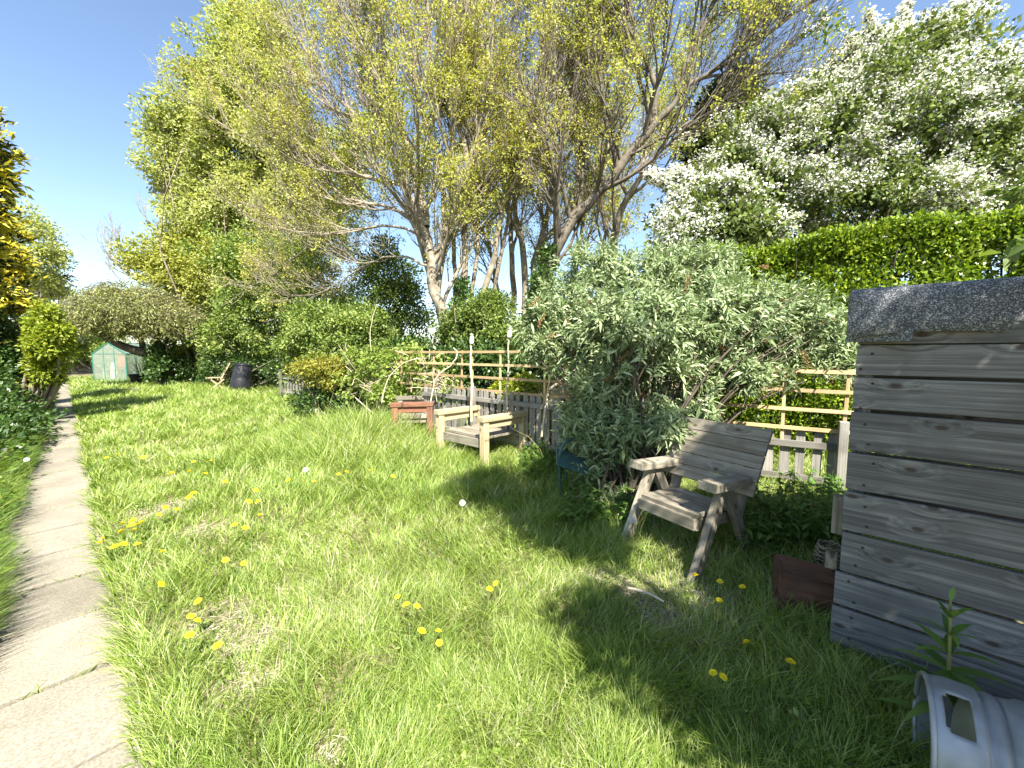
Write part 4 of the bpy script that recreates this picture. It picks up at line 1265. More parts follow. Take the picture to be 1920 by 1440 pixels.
# ------------------------------------------------------------------ benches and chairs
def frame_of(origin, u, v):
    u, v = nrm(np.array([*u, 0.])), nrm(np.array([*v, 0.]))
    o = np.array([origin[0], origin[1], 0.])
    return lambda a, b, z: o + u * a + v * b + np.array([0, 0, z])


def timber_bench(origin, u, v, length, depth, mats, label, armz=.69, seatz=.36, tilt=0.0, backs=True):
    """heavy two-arm garden bench: u along its length, v front to back; origin at the near front foot"""
    f = frame_of(origin, u, v)
    e = empty('timber_bench', f(length / 2, depth / 2, 0), label, 'bench', 'rough timber benches on the lawn')
    U, Vv = Vector((*u, 0)), Vector((*v, 0))
    T = .095
    for k, a in enumerate((0.0, length)):
        m = mats[k]
        for b in (0.0, depth):
            board('leg', f(a, b + (tilt if b == 0 else 0), -.03), f(a, b, armz - .075), U, T, T, m, e, .008)
        board('armrest', f(a, -.07, armz - .0375), f(a, depth + .06, armz - .0375), U, T + .025, .075, m, e, .012)
        board('side_rail', f(a, .05, armz - .125), f(a, depth - .05, armz - .125), UPV, .09, .05, m, e, .005)
    m = mats[2]
    board('apron', f(.05, .035, seatz - .06), f(length - .05, .035, seatz - .06), UPV, .12, .045, m, e, .006)
    board('apron', f(.05, depth - .035, seatz - .06), f(length - .05, depth - .035, seatz - .06), UPV, .12, .045, m, e, .006)
    n = 4
    for k in range(n):
        b = .06 + (depth - .12) * (k + .5) / n
        board('seat_board', f(.05, b, seatz + .018), f(length - .05, b, seatz + .018), Vv, (depth - .12) / n - .008, .034, m, e, .005)
    return e


timber_bench((-.37, 5.22), (-.745, .667), (.72, .69), .95, .74, (M['pale'], M['pale'], M['chair']), 'pale timber bench with square arms standing out of the long grass')
timber_bench((-1.93, 6.45), (-.19, .98), (.98, .19), 1.0, .56, (M['red'], M['chair'], M['chair']), 'older bench with one red-brown arm and leg behind the pale one', armz=.72)


def armchair():
    f = frame_of((1.115, 2.90), (.53, -.85), (.85, .53))
    u, v = Vector((.53, -.85, 0)), Vector((.85, .53, 0))
    e = empty('timber_armchair', f(0, .3, 0), 'weathered grey garden armchair with slanting legs beside the bush', 'chair')
    m = M['chair']
    n = 4
    for k in range(n):
        b = .03 + .46 * (k + .5) / n
        board('seat_board', f(-.20, b, .405 - b * .06), f(.285, b, .405 - b * .06), v, .107, .03, m, e, .004)
    board('front_rail', f(-.20, .018, .345), f(.285, .018, .345), UPV, .085, .034, m, e, .004)
    for a in (-.18, .265):
        board('seat_rail', f(a, .04, .335), f(a, .56, .30), UPV, .085, .036, m, e, .004)
    for a in (-.262, .345):
        board('armrest', f(a, .03, .632), f(a, .50, .602), u, .135, .06, m, e, .007)
        board('leg', f(a, -.09, -.03), f(a, .235, .60), v, .085, .05, m, e, .006)
        board('leg', f(a + .004, .62, -.03), f(a + .004, .27, .595), v, .085, .048, m, e, .006)
    n = 5
    for k in range(n):
        t = (k + .5) / n
        b = .46 + .24 * t; z = .50 + .47 * t
        board('back_board', f(-.33, b, z), f(.44, b, z), Vector(f(0, .24, .47)) - Vector(f(0, 0, 0)), .101, .026, m, e, .004)
    for a in (-.22, .33):
        board('back_post', f(a, .45, .30), f(a, .735, .95), u, .07, .04, m, e, .005)


armchair()


def teal_chair():
    c = gnd(1062, 935); Y = c[1]
    e = empty('metal_chair', c, 'teal metal garden chair half swallowed by the grey-green bush', 'chair')
    o = at(1062, 872, Y)
    P = lambda px, py, dY=0.0: at(px, py, Y + dY)
    arm = spline([P(1048, 858), P(1054, 838), P(1062, 827), P(1076, 824, .1), P(1096, 828, .3)], 14)
    arm2 = arm + np.array([.40, .32, 0])
    tube_obj('back_frame', [(arm, np.full(14, .016)), (arm2, np.full(14, .016))], 10, M['teal'], e)
    s0, s1 = P(1043, 856), P(1100, 874)
    board('seat', s0, s1, (.6, .8, .1), .30, .022, M['teal'], e, .006)
    legs = []
    for q in (P(1048, 862), P(1095, 876), P(1060, 860, .26), P(1098, 872, .3)):
        legs.append((np.array([q, [q[0] + .02, q[1], -.02]]), np.array([.014, .014])))
        tube_obj('leg', [legs[-1]], 8, M['teal'], e)


teal_chair()


# ------------------------------------------------------------------ timber shed
def shed():
    rng = np.random.default_rng(901)
    e = empty('timber_shed', SHED0 + SA * .9 - SN * .55, 'silvery board-clad shed with mineral felt roof filling the picture edge', 'shed')
    tops = [1.735, 1.585, 1.435, 1.265, 1.06, .865, .655, .445, .265, .06]     # board edges at the far corner
    B = lambda s, n_, z: SHED0 + SA * s + SN * n_ + np.array([0, 0, z])
    L = 1.95
    boards, outws = [], []
    for k in range(9):
        z1, z0 = tops[k], tops[k + 1]
        gap = (.007, .009, .020, .017, .014, .016, .011, .016, .010)[k]
        outw = .012 + .0055 * k + rng.uniform(-.004, .004)
        ext = (0, 0, .004, .006, .008, .012, .008, .024, .028)[k]
        tilt = rng.normal(0, .004)
        p0, p1 = B(-ext, outw, (z0 + z1) / 2), B(L, outw + .004, (z0 + z1) / 2 + tilt)
        o = board('cladding_board', p0, p1, (0, 0, 1), z1 - z0 - gap, .021, M['shed'], e, .003)
        boards.append(o); outws.append(outw)
    nail = lathe_mesh([(.0065, -.004), (.0065, .002), (.0001, .003)], 8, SN, (0, 0, 0))
    nail.materials.append(M['nail'])
    for k, bd in enumerate(boards):
        z1, z0 = tops[k], tops[k + 1]
        outw = .012 + .0085 * k
        for s, hts in ((.055, (.25, .75)), (.66, (.3, .72)), (1.25, (.5,))):
            for q in hts:
                c = B(s + rng.normal(0, .016), outws[k] + .0105, z0 + (z1 - z0) * q + rng.normal(0, .012))
                o = bpy.data.objects.new('nail_head', nail); COL.objects.link(o)
                o.parent = bd
                o.matrix_parent_inverse = (Matrix.Translation(e.location) @ bd.matrix_basis).inverted()
                o.location = c
    # frame inside, other walls
    for s, z in ((.04, 1.7), (.95, 1.72), (L - .03, 1.74)):
        board('corner_post', B(s, -.035, -.03), B(s, -.035, z), SA, .05, .05, M['shed'], e)
    for k in range(9):
        z1, z0 = tops[k], tops[k + 1]
        board('side_board', B(.012, -.07, (z0 + z1) / 2), B(.012, -1.05, (z0 + z1) / 2), UPV, z1 - z0 - .008, .02, M['shed'], e)
    for k in range(9):
        z1, z0 = tops[k], tops[k + 1]
        board('rear_board', B(.03, -1.075, (z0 + z1) / 2), B(L, -1.075, (z0 + z1) / 2), UPV, z1 - z0 - .02, .02, M['shed'], e)
    board('batten', B(-.03, -.06, .60), B(-.03, -.06, .80), SA, .05, .06, M['chair'], e)
    board('batten', B(-.045, -.02, .42), B(-.045, -.02, .50), SA, .05, .05, M['chair'], e)
    # felt: top sheet with a wavy turned-down front flap
    ns, rows = 90, []
    for i in range(ns + 1):
        s = -.035 + (L + .1) * i / ns
        wv = .022 * math.sin(s * 8.5 + .6) + .012 * math.sin(s * 19 + 1)
        low = 1.625 + .018 * math.sin(s * 6) + (.0 if s > .0 else -.01)
        pr = [(-1.15, 1.905), (-.6, 1.885), (-.1, 1.865), (.028, 1.852), (.050 + wv * .3, 1.835), (.058 + wv * .7, 1.78), (.062 + wv, 1.70), (.060 + wv * 1.3, low), (.054 + wv * 1.3, low - .004), (.048 + wv, low + .004)]
        rows.append([B(s, n_, z) for n_, z in pr])
    V = np.array(rows); k = V.shape[1]
    i, j = np.meshgrid(np.arange(ns), np.arange(k - 1), indexing='ij')
    Q = np.stack([i * k + j, (i + 1) * k + j, (i + 1) * k + j + 1, i * k + j + 1], -1).reshape(-1, 4)
    link('roof_felt', mesh_quads(V.reshape(-1, 3), Q, True), M['felt'], e)
    # folded corner piece
    z_ = 1.60
    bm = bmesh.new()
    ring = [(-.042, .075, 1.835), (.15, .082, 1.665), (.185, .078, 1.655), (.185, .076, 1.600), (-.042, .068, 1.598)]
    f = [bm.verts.new(B(*p)) for p in ring]; g = [bm.verts.new(B(p[0], p[1] - .012, p[2])) for p in ring]
    bm.faces.new(f); bm.faces.new(g[::-1])
    for q in range(5): bm.faces.new((f[q], g[q], g[(q + 1) % 5], f[(q + 1) % 5]))
    sd = [(-.043, .076, 1.84), (-.043, .064, 1.596), (-.043, -.9, 1.63), (-.043, -.9, 1.90)]
    h_ = [bm.verts.new(B(*p)) for p in sd]; bm.faces.new(h_)
    bmesh.ops.recalc_face_normals(bm, faces=bm.faces)
    me = bpy.data.meshes.new("fold"); bm.to_mesh(me); bm.free()
    link('felt_corner', me, M['felt'], e)


shed()


def red_block():
    c = gnd(1532, 1168)
    e = empty('timber_block', c, 'rusty red squared block lying in the grass by the shed foot', 'block')
    me = box_mesh(.29, .24, .25, .02)
    rng = np.random.default_rng(5)
    bm = bmesh.new(); bm.from_mesh(me)
    bmesh.ops.subdivide_edges(bm, edges=list(bm.edges), cuts=2, use_grid_fill=True)
    for v in bm.verts: v.co += Vector(rng.normal(0, .003, 3))
    bm.to_mesh(me); bm.free()
    link('block', me, M['block'], e, Matrix.Translation((c[0], c[1] + .12, .135)) @ Matrix.Rotation(math.radians(-28), 4, 'Z') @ Matrix.Rotation(.05, 4, 'Y'))
    # wicker-like coil behind the block
    c2 = np.array([2.07, 2.47, 0])
    e2 = empty('wire_coil', c2, 'dark coil of old wicker between the red block and the shed', 'basket')
    rng = np.random.default_rng(6)
    polys = []
    for k in range(22):
        t = np.linspace(0, 2 * np.pi, 24); r = .072 + rng.normal(0, .008); z = .02 + .013 * k + rng.normal(0, .004)
        polys.append((np.stack([c2[0] + r * np.cos(t), c2[1] + r * np.sin(t), z + .012 * np.sin(t * 6 + k * math.pi)], -1), np.full(24, .006)))
    tube_obj('coils', polys, 5, M['twig'], e2)


red_block()


# ------------------------------------------------------------------ keg, log and plant in the corner
def keg():
    ax = nrm(np.array([.77, -.64, .0]))
    c0 = np.array([1.46, 1.295, .20])
    e = empty('beer_keg', (c0[0] + .25, c0[1] - .08, 0), 'dented grey aluminium keg lying on its side in the corner', 'keg')
    r = .202
    side = nrm(np.cross(ax, [0, 0, 1])); upv = np.array([0, 0, 1.])
    # chime ring with hand holes, as a grid with the hole faces removed
    na, nh = 96, 14
    hs = np.linspace(0, .118, nh)
    rad = r - .010 + .012 * np.clip(hs / .05, 0, 1)
    holes = [(.46, .66), (math.pi + .46, .66)]
    V = []; idx = {}
    def pt(rr, h, t): return c0 + ax * h + (upv * math.cos(t) + side * math.sin(t)) * rr
    bm = bmesh.new()
    grid = [[bm.verts.new(pt(rad[i], hs[i], 2 * math.pi * k / na)) for k in range(na)] for i in range(nh)]
    def inhole(h, t):
        for tc, hw in holes:
            d = (t - tc + math.pi) % (2 * math.pi) - math.pi
            if (abs(d) / (hw * .5)) ** 4 + (abs(h - .062) / .033) ** 4 < 1: return True
        return False
    for i in range(nh - 1):
        for k in range(na):
            if inhole((hs[i] + hs[i + 1]) / 2, 2 * math.pi * (k + .5) / na): continue
            bm.faces.new((grid[i][k], grid[i][(k + 1) % na], grid[i + 1][(k + 1) % na], grid[i + 1][k]))
    bmesh.ops.recalc_face_normals(bm, faces=bm.faces)
    bmesh.ops.solidify(bm, geom=list(bm.faces), thickness=.007)
    for f_ in bm.faces: f_.smooth = True
    me = bpy.data.meshes.new("chime"); bm.to_mesh(me); bm.free()
    link('chime', me, M['alu'], e)
    lip = [(c0 + (upv * math.cos(t) + side * math.sin(t)) * (r - .011)) for t in np.linspace(0, 2 * math.pi, 65)]
    tube_obj('rolled_edge', [(np.array(lip), np.full(65, .0085))], 10, M['alu'], e)
    body = [(.0, .075), (.07, .077), (.13, .085), (.175, .10), (r - .006, .112), (r - .001, .118), (r - .013, .126), (r - .003, .136), (r, .15), (r - .003, .163), (r - .015, .168), (r - .002, .174), (r + .001, .19),
            (r + .004, .205), (r + .012, .218), (r + .014, .232), (r + .011, .246), (r + .002, .258), (r - .001, .275), (r - .015, .281), (r - .001, .288), (r, .34), (r + .002, .40), (r + .012, .415), (r + .013, .43),
            (r + .002, .445), (r, .50), (r - .01, .52), (.14, .55), (0, .56)]
    link('barrel', lathe_mesh(body, 96, ax, c0), M['alu'], e)
    link('valve', lathe_mesh([(.036, .077), (.036, .05), (.030, .045), (.030, .03), (.018, .028), (.018, .034), (0, .034)], 28, ax, c0), M['alu'], e)


keg()


def log_and_plant():
    rng = np.random.default_rng(31)
    a, b = np.array([1.86, 1.40, .10]), np.array([2.5, .85, .12])
    e = empty('rotting_log', (a + b) / 2 * np.array([1, 1, 0]), 'dark rotting log lying between the keg and the shed boards', 'log')
    p = spline([a, (a + b) / 2 + np.array([0, 0, .02]), b], 14)
    V, Q = tubes([(p, .115 * rng.uniform(.9, 1.1, 14))], 16)
    V = V + rng.normal(0, .006, V.shape)
    link('log', mesh_quads(V, Q, True), M['barkdark'], e)
    base = np.array([1.66, 1.42, 0])
    e = empty('willowherb_plant', base, 'leafy green plant with long drooping leaves growing behind the keg', 'plant')
    top = base + np.array([.02, .02, .60])
    s = spline([base, base + np.array([.015, 0, .3]), top], 10)
    tube_obj('stem', [(s, np.linspace(.008, .004, 10))], 8, M['stalk'], e)
    n = 30
    t = np.linspace(.30, 1, n)
    P = np.array([s[min(9, int(x * 9))] for x in t])
    a_ = np.arange(n) * 2.4; el = .05 + 1.15 * np.clip((t - .6) / .4, 0, 1)
    d2 = np.stack([np.cos(a_), np.sin(a_), 0 * a_], -1)
    D = nrm(d2 * np.cos(el)[:, None] + np.array([0, 0, 1.]) * np.sin(el + .15)[:, None])
    L = (.235 - .13 * np.clip((t - .5) / .5, 0, 1)) * rng.uniform(.85, 1.15, n)
    V, Q = strips(P, D, np.tile([0, 0, 1.], (n, 1)) + d2 * -.3, L, L * .19, (.3, .9, 1, .75, .4, .04), np.array([0, 0, -1.]) * (L * .42)[:, None])
    link('leaves', mesh_quads(V, Q, True), M['weed'], e)


log_and_plant()


# ------------------------------------------------------------------ far end: greenhouse, planter, chair, bin, edging
def greenhouse():
    Y = 20.8
    A = at(177, 716, Y); A[2] = 0
    u = np.array([1.0, 0, 0]); v = np.array([0, 1.0, 0])
    W_, D_, E, Rg = 1.75, 2.0, 1.45, 2.02
    f = lambda a, b, z: A + u * a + v * b + np.array([0, 0, z])
    e = empty('greenhouse', f(W_ / 2, D_ / 2, 0), 'small green-framed glass greenhouse at the far end of the garden', 'greenhouse')
    g = []
    T = .045
    def bar(p, q, t=T): g.append((p, q, (0.3, .2, 1), t, t))
    for b in (0, D_):
        bar(f(0, b, 0), f(0, b, E)); bar(f(W_, b, 0), f(W_, b, E)); bar(f(0, b, E), f(W_ / 2, b, Rg)); bar(f(W_, b, E), f(W_ / 2, b, Rg)); bar(f(0, b, .06), f(W_, b, .06)); bar(f(0, b, E), f(W_, b, E), .03)
        bar(f(W_ * .34, b, 0), f(W_ * .34, b, E + .4), .03); bar(f(W_ * .66, b, 0), f(W_ * .66, b, E + .4), .03)
    for a in (0, W_):
        bar(f(a, 0, E), f(a, D_, E)); bar(f(a, 0, .06), f(a, D_, .06))
        for k in range(1, 4): bar(f(a, D_ * k / 4, 0), f(a, D_ * k / 4, E), .03); bar(f(a, D_ * k / 4, E), f(W_ / 2, D_ * k / 4, Rg), .03)
    bar(f(W_ / 2, 0, Rg), f(W_ / 2, D_, Rg))
    bar(f(0, 0.01, E), f(W_ * .66, .01, .5), .02)
    link('frame', merge_boards(g), M['green'], e)
    def pane(pts):
        P_ = [Vector(p) for p in pts]
        nn = (P_[1] - P_[0]).cross(P_[2] - P_[0]).normalized() * .004
        bm = bmesh.new()
        a_ = [bm.verts.new(p) for p in P_]; b_ = [bm.verts.new(p + nn) for p in P_]
        bm.faces.new(a_[::-1]); bm.faces.new(b_)
        k = len(P_)
        for q in range(k): bm.faces.new((a_[q], a_[(q + 1) % k], b_[(q + 1) % k], b_[q]))
        me = bpy.data.meshes.new("pane"); bm.to_mesh(me); bm.free()
        link('glass_pane', me, M['glass'], e)
    for b in (.0, D_): pane([f(0, b, .06), f(W_, b, .06), f(W_, b, E), f(W_ / 2, b, Rg), f(0, b, E)])
    for a in (0, W_):
        pane([f(a, 0, .06), f(a, D_, .06), f(a, D_, E), f(a, 0, E)]); pane([f(a, 0, E), f(a, D_, E), f(W_ / 2, D_, Rg), f(W_ / 2, 0, Rg)])
    # what stands inside
    p = f(W_ * .80, .35, 0)
    board('orange_panel', f(W_ * .70, .08, 1.13), f(W_ * 1.0 - .06, .08, 1.13), (0, 0, 1), .75, .02, M['orange'], None)
    o = bpy.data.objects['orange_panel']; tag(o, 'orange-red sheet hanging inside the greenhouse', 'sheet')
    t = empty('potting_table', f(.5, .5, 0), 'wooden potting table inside the greenhouse', 'table')
    board('table_top', f(.15, .5, .62), f(.95, .5, .62), v, .45, .04, M['pale'], t)
    for a in (.2, .9):
        for b in (.34, .66): board('leg', f(a, b, .0), f(a, b, .60), u, .06, .05, M['pale'], t)
    j = link('white_jug', lathe_mesh([(.0, 0), (.10, 0), (.13, .2), (.12, .75), (.06, .9), (.04, 1.0), (0, 1.0)], 20, (0, 0, 1), f(.75, .3, .0)), M['white'])
    tag(j, 'tall white container standing inside the greenhouse', 'container')


greenhouse()


def far_things():
    # black planter with a twiggy plant
    c = gnd(264, 722); c = at(264, 720, 18.2); c[2] = 0
    e = empty('planter', c, 'black tub planter with bare twigs in front of the greenhouse', 'planter')
    c2 = c + np.array([0, 0, .10])
    link('tub', lathe_mesh([(0, 0), (.30, 0), (.36, .28), (.41, .40), (.43, .40), (.43, .44), (.39, .44), (.37, .36), (0, .36)], 28, (0, 0, 1), c2), M['black'], e)
    rng = np.random.default_rng(3); polys = []
    for k in range(16):
        d = nrm(np.array([rng.normal(0, .35), rng.normal(0, .35), 1])); L = rng.uniform(.5, 1.1)
        p = c2 + np.array([0, 0, .34]); polys.append((np.array([p, p + d * L * .5 + rng.normal(0, .04, 3), p + d * L + rng.normal(0, .08, 3)]), np.array([.016, .012, .007])))
    tube_obj('twigs', polys, 5, M['twig'], e)
    board('plinth', c + np.array([-.5, 0, .045]), c + np.array([.5, 0, .045]), (0, 1, 0), .5, .09, M['brick'], e)
    # slatted folding chair
    f = frame_of(at(386, 700, 15.6)[:2], (.86, .5), (-.2, .98))
    f = frame_of(at(386, 700, 15.4)[:2], (.98, .2), (-.2, .98))
    e = empty('folding_chair', f(.45, .2, 0), 'slatted wooden folding chair leaning beside the black bin', 'chair')
    for b in (0, .45):
        board('leg', f(.06, b, .02), f(.62, b, .48), (0, 1, 0), .035, .05, M['pale'], e)
        board('leg', f(.66, b + .04, .02), f(.10, b + .04, .50), (0, 1, 0), .035, .05, M['pale'], e)
        board('back_post', f(.50, b, .46), f(.86, b, 1.12), (0, 1, 0), .035, .05, M['pale'], e)
    for k in range(6):
        a = .02 + .105 * k; board('seat_slat', f(a, -.03, .535), f(a, .50, .535), (1, 0, 0), .085, .022, M['pale'], e)
    for k in range(6):
        t = k / 5; board('back_slat', f(.51 + .33 * t, -.03, .60 + .52 * t), f(.51 + .33 * t, .50, .60 + .52 * t), (.33, 0, .52), .095, .02, M['chair'], e)
    # black bin
    c = at(449, 700, 15.3); c[2] = 0
    e = empty('compost_bin', c, 'black plastic bin tilting against the dark bush', 'bin')
    axd = (.12, .05, 1)
    link('body', lathe_mesh([(0, .0), (.37, .0), (.38, .05), (.345, .5), (.335, .52), (.33, .55), (.29, 1.0), (.27, 1.03)], 32, axd, c + np.array([0, 0, .02])), M['black'], e)
    link('lid', lathe_mesh([(.29, 1.015), (.305, 1.03), (.30, 1.07), (.15, 1.10), (.05, 1.11), (.05, 1.14), (0, 1.14)], 32, axd, c + np.array([0, 0, .02])), M['black'], e)
    # timber edging of the old bed
    a, b = gnd(176, 742), gnd(214, 738)
    e = empty('bed_edging', (a + b) / 2, 'low weathered timber edging near the greenhouse', 'edging')
    board('plank', a + np.array([0, 0, .08]), b + np.array([0, 0, .08]), UPV, .16, .05, M['picket'], e)
    board('plank', a + np.array([-.1, .6, .08]), b + np.array([.3, .6, .08]), UPV, .16, .05, M['picket'], e)
    # fallen stick on the lawn
    a, b = gnd(1176, 1102, .03), gnd(1245, 1128, .03)
    e = tag(tube_obj('fallen_stick', [(spline([a, (a + b) / 2 + np.array([.01, .0, .012]), b], 8), np.linspace(.010, .007, 8))], 8, M['cane']), 'pale dry stick lying on thin grass before the armchair', 'stick')
    # low pale wall closing the far end of the path
    a, b = at(95, 690, 33), at(190, 690, 31)
    a[2] = b[2] = .55
    o = board('low_wall', a, b, UPV, 1.1, .2, M['brick'], None); tag(o, 'low pale wall at the far end of the path', 'wall')


far_things()


# ------------------------------------------------------------------ weeds by the fence and chair
def weeds():
    rng = np.random.default_rng(41)
    parts, stems = [], []
    spots = []
    for k in range(230):
        px, py = rng.uniform(1375, 1590), rng.uniform(960, 1050)
        spots.append((gnd(px, py), rng.uniform(.18, .5)))
    for k in range(110):
        px, py = rng.uniform(980, 1070), rng.uniform(850, 905)
        spots.append((gnd(px, py), rng.uniform(.15, .38)))
    for k in range(60):
        px, py = rng.uniform(1060, 1230), rng.uniform(930, 990)
        spots.append((gnd(px, py), rng.uniform(.1, .3)))
    for p, h in spots:
        rel = p - SHED0
        if rel @ SA > -.06 and rel @ SN < .1 and rel @ SN > -1.2: continue
        top = p + np.array([rng.normal(0, .06), rng.normal(0, .06), h])
        stems.append((np.array([p, (p + top) / 2 + rng.normal(0, .01, 3), top]), np.array([.004, .003, .002])))
        m = int(8 + h * 30)
        t = rng.uniform(.2, 1, m)
        P = p * (1 - t)[:, None] + top * t[:, None]
        a = rng.uniform(0, 2 * np.pi, m)
        D = nrm(np.stack([np.cos(a), np.sin(a), rng.uniform(-.2, .5, m)], -1))
        L = rng.uniform(.045, .10, m) * (1.2 - .5 * t)
        parts.append(strips(P, D, np.tile([0, 0, 1.], (m, 1)), L, L * .5, (.25, 1, .7, .05), np.array([0, 0, -1.]) * (L * .35)[:, None]))
    V, Q = join(parts + [tubes(stems, 4)])
    tag(link('undergrowth', mesh_quads(V, Q), M['weed']), 'nettles and leafy weeds under the fence and round the armchair', 'weeds', kind='stuff')


weeds()


# ------------------------------------------------------------------ the shrub that shades the shed from beside the camera
SHADE = [((2.16, .2, 2.92), (.30, .35, .50)), ((2.5, .2, 2.15), (.36, .36, .40)), ((2.85, .15, 1.65), (.42, .42, .60)), ((2.45, -.1, 1.6), (.5, .45, .8)), ((1.72, -.6, 2.95), (.48, .4, .55)), ((1.36, -.6, 3.35), (.25, .3, .28)), ((2.05, -.6, 2.6), (.4, .4, .7)), ((1.58, -.6, 4.85), (.26, .3, .33)), ((1.40, -.6, 5.7), (.45, .4, .5)), ((1.05, -.6, 6.5), (.4, .4, .4)), ((2.05, -.6, 6.65), (.55, .4, .42)), ((2.68, -.6, 5.35), (.33, .33, .28))]


def shade_shrub():
    rng = np.random.default_rng(51)
    base = np.array([2.3, -.7, 0])
    e = empty('elder_shrub', base, 'leafy elder overhanging from beside the shed, a few sprigs in view', 'shrub')
    P, D, out, idx, o_ = clumps(rng, [(np.array(a), np.array(b)) for a, b in SHADE], 1500, .2, 48, .8, .05)
    sprig = []
    for x, y in ((1905, 350), (1912, 460), (1900, 470), (1916, 345), (1926, 355), (1930, 450)):
        c = at(x + 12, y, 2.0)
        sprig.append(c + rng.normal(0, .03, (6, 3)))
    S = np.concatenate(sprig)
    P = np.concatenate([P, S]); D = np.concatenate([D, nrm(rng.normal(0, 1, S.shape) + np.array([-.5, 0, -.2]))]); out = np.concatenate([out, np.tile([-.4, -.5, .7], (len(S), 1))])
    ok = above(P); V, Q = leaf_mesh(rng, P[ok], D[ok], out[ok], .08, .04, .5)
    link('foliage', mesh_quads(V, Q), M['mid'], e)
    polys = [(spline([base, base * .5 + np.array(a) * .5 + np.array([.1, -.1, .2]), np.array(a)], 8), np.linspace(.04, .012, 8)) for a, b in SHADE]
    polys.append((spline([np.array([2.4, .2, 3.2]), np.array([2.8, 1.0, 3.0]), at(1935, 350, 2.0)], 8), np.linspace(.006, .002, 8)))
    polys.append((spline([np.array([2.8, .2, 2.3]), np.array([2.95, 1.0, 2.3]), at(1935, 455, 2.0)], 8), np.linspace(.006, .002, 8)))
    tube_obj('stems', polys, 6, M['twig'], e)


shade_shrub()


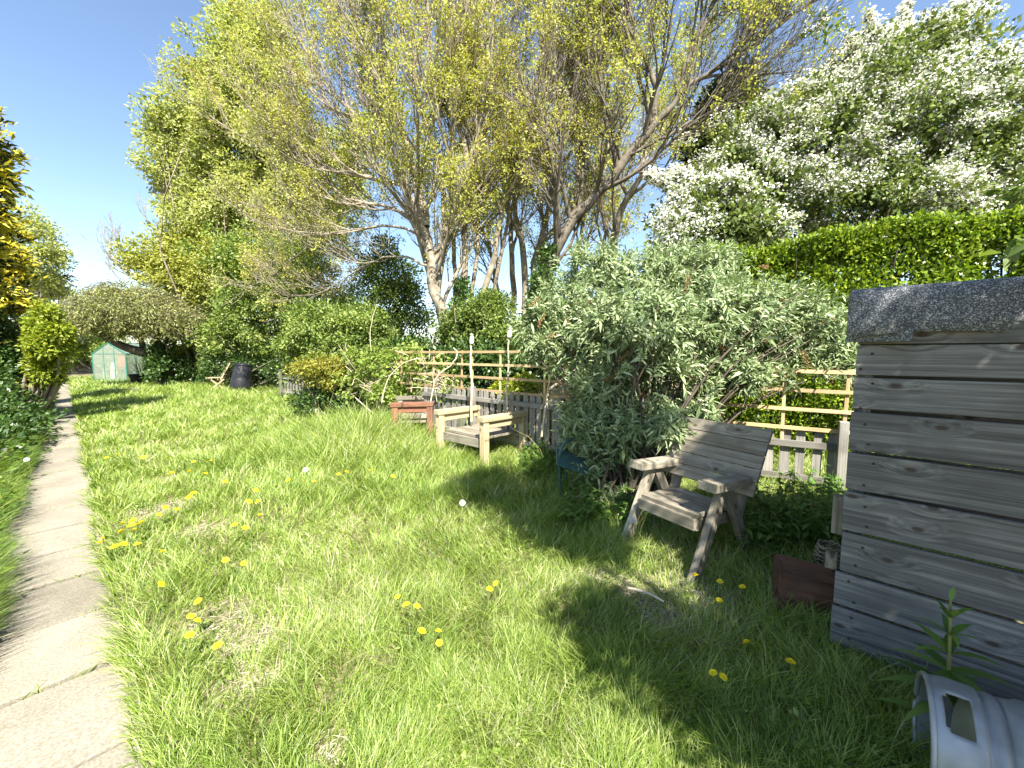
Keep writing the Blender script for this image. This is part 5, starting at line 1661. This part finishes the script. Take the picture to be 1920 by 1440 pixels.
# ------------------------------------------------------------------ dandelions
def dandelions():
    rng = np.random.default_rng(61)
    G = 'dandelions in the lawn'
    def head_mesh():
        V, Q, n = [], [], 0
        parts = []
        for ring, (k, L, el) in enumerate(((18, .022, .12), (15, .017, .45), (11, .012, .85), (6, .007, 1.25))):
            a = np.arange(k) * 2 * np.pi / k + ring * .4 + rng.normal(0, .06, k)
            d2 = np.stack([np.cos(a), np.sin(a), 0 * a], -1)
            D = nrm(d2 * math.cos(el) + np.array([0, 0, 1]) * math.sin(el))
            P = d2 * .002 + np.array([0, 0, .002 * ring])
            parts.append(strips(P, D, np.tile([0, 0, 1.], (k, 1)) - d2 * .2, L * rng.uniform(.88, 1.1, k), .0058, (.7, 1, .8), np.array([0, 0, -.002])[None] * np.ones((k, 1))))
        V, Q = join(parts)
        return mesh_quads(V, Q)
    def fluff_mesh():
        k = 220
        d = nrm(rng.normal(0, 1, (k, 3)))
        V, Q = strips(d * .003, d, nrm(rng.normal(0, 1, (k, 3))), .020, .0045, (.1, .15, 1.0), None)
        return mesh_quads(V, Q)
    def stem_mesh():
        V, Q = tubes([(np.array([[0, 0, -1.02], [.03, .01, -.5], [0, 0, .0]]), np.array([.0022, .002, .002]))], 6)
        return mesh_quads(V, Q, True)
    k = 9
    a = np.arange(k) * 2 * np.pi / k + rng.normal(0, .2, k); d2 = np.stack([np.cos(a), np.sin(a), 0 * a], -1)
    V, Q = strips(d2 * .008 + np.array([0, 0, .02]), nrm(d2 + np.array([0, 0, .8])), np.tile([0, 0, 1.], (k, 1)) - d2 * .3, rng.uniform(.05, .095, k), .02, (.3, .6, .4, .9, .55, 1, .7, .1), np.array([0, 0, -1.]) * rng.uniform(.03, .07, k)[:, None])
    lm = mesh_quads(V, Q); lm.materials.append(M['soft'])
    hm, fm, sm = head_mesh(), fluff_mesh(), stem_mesh()
    hm.materials.append(M['petal']); fm.materials.append(M['fluff']); sm.materials.append(M['stalk'])
    proto = {}
    def make(px, py, label, seed_head=False, h=.13, s=1.0):
        g = gnd(px, py, h + .01)
        z0 = float(hgt(g[None])[0]) - .01
        e = empty('dandelion', (g[0], g[1], z0), label, 'dandelion', G)
        if seed_head not in proto:
            a = bpy.data.objects.new('seed_head' if seed_head else 'flower_head', fm if seed_head else hm); b = bpy.data.objects.new('stem', sm); lf = bpy.data.objects.new('leaves', lm)
            proto[seed_head] = (a, b, lf)
        else:
            a, b, lf = (o.copy() for o in proto[seed_head])
        for o in (a, b, lf):
            COL.objects.link(o); o.parent = e
        top = h + .01 - z0
        a.location = (0, 0, top); b.location = (0, 0, top)
        k = s * rng.uniform(.9, 1.2)
        a.scale = (k, k, k)
        a.rotation_euler = (rng.normal(.25, .15), rng.normal(.15, .15), rng.uniform(0, 6))
        lf.location = (rng.normal(0, .01), rng.normal(0, .01), 0); lf.rotation_euler = (0, 0, rng.uniform(0, 6))
        b.scale = (1, 1, top); b.rotation_euler = (0, 0, rng.uniform(0, 6))
        return e
    sets = [
        ('yellow dandelion in the thick patch by the middle of the path edge', [(192, 1010), (188, 1018), (215, 1025), (232, 1020), (257, 1020), (227, 996), (230, 981), (249, 976), (259, 983), (245, 985), (252, 993), (266, 979)]),
        ('yellow dandelion in the loose trio just beyond the thick patch', [(310, 951), (332, 955), (298, 965)]),
        ('yellow dandelion standing alone between thick patch and bare earth', [(304, 1035)]),
        ('yellow dandelion standing alone in short grass near the path slabs', [(302, 1095)]),
        ('large yellow dandelion beside the bare earth nearest the camera', [(371, 1127), (358, 1155), (370, 1163), (356, 1190), (408, 1210)]),
        ('yellow dandelion in the pair on open mid lawn', [(423, 1050), (457, 1056)]),
        ('yellow dandelion in the scatter halfway up the lawn', [(440, 983), (460, 989), (488, 965), (480, 919), (467, 940), (484, 940), (422, 903)]),
        ('small faint dandelion among grass farther up the lawn', [(363, 924), (354, 932), (320, 888), (355, 884), (386, 888), (200, 858), (269, 857), (363, 866), (396, 864), (222, 852), (323, 886)]),
        ('small dandelion in the row below the timber benches', [(635, 889), (650, 885), (540, 900), (590, 903), (694, 882), (737, 893)]),
        ('yellow dandelion in the close pair at the lawn centre', [(918, 1104), (929, 1094)]),
        ('half-sunk yellow dandelion left of the central pair', [(745, 1119), (762, 1133), (782, 1136)]),
        ('bright yellow dandelion in the trio on the near central lawn', [(791, 1183), (822, 1183), (824, 1205)]),
        ('yellow dandelion in the shade in front of the armchair', [(1350, 1090), (1392, 1100), (1349, 1125), (1303, 1078)]),
        ('tall dandelion in shaded grass before the shed boards', [(1400, 1204), (1482, 1240)]),
        ('low dandelion of the pair where shade meets sunlit grass', [(1337, 1261), (1356, 1269)]),
    ]
    for label, pts in sets:
        for px, py in pts:
            near = py > 1040
            hh = .17 if 'tall' in label else (.20 if py < 940 else .14)
            make(px, py, label, False, hh, 0.8 if near else 1.05)
    for px, py, label in ((573, 881, 'white dandelion clock far up the open lawn'), (867, 943, 'white dandelion clock on the lawn edge of the bush shadow'),
                          (8, 843, 'white dandelion clock in the dark weeds at the picture edge'), (50, 862, 'white dandelion clock in dark weeds beside the path'), (1187, 975, 'fluffy seed head rising beside the armchair leg')):
        make(px, py, label, True, .24, 1.2)


dandelions()
c = gnd(1195, 1030)


def rosette():
    rng = np.random.default_rng(71)
    e = empty('dandelion_plant', c, 'pale leafy dandelion plant in the sun before the armchair', 'plant')
    n = 26
    a = rng.uniform(0, 2 * np.pi, n); d2 = np.stack([np.cos(a), np.sin(a), 0 * a], -1)
    L = rng.uniform(.10, .2, n)
    V, Q = strips(np.tile(c, (n, 1)) + d2 * .01, nrm(d2 + np.array([0, 0, 1]) * rng.uniform(.3, 1.2, n)[:, None]), np.tile([0, 0, 1.], (n, 1)), L, .045, (.3, .7, .5, 1, .6, .9, .1), np.array([0, 0, -1.]) * (L * .4)[:, None])
    link('leaves', mesh_quads(V, Q), M['light'], e)
    polys = [(np.array([c, c + np.array([rng.normal(0, .03), rng.normal(0, .03), .17]), c + np.array([rng.normal(0, .06), rng.normal(0, .05), .32])]), np.array([.003, .0028, .0025])) for k in range(5)]
    tube_obj('stems', polys, 5, M['stalk'], e)


rosette()
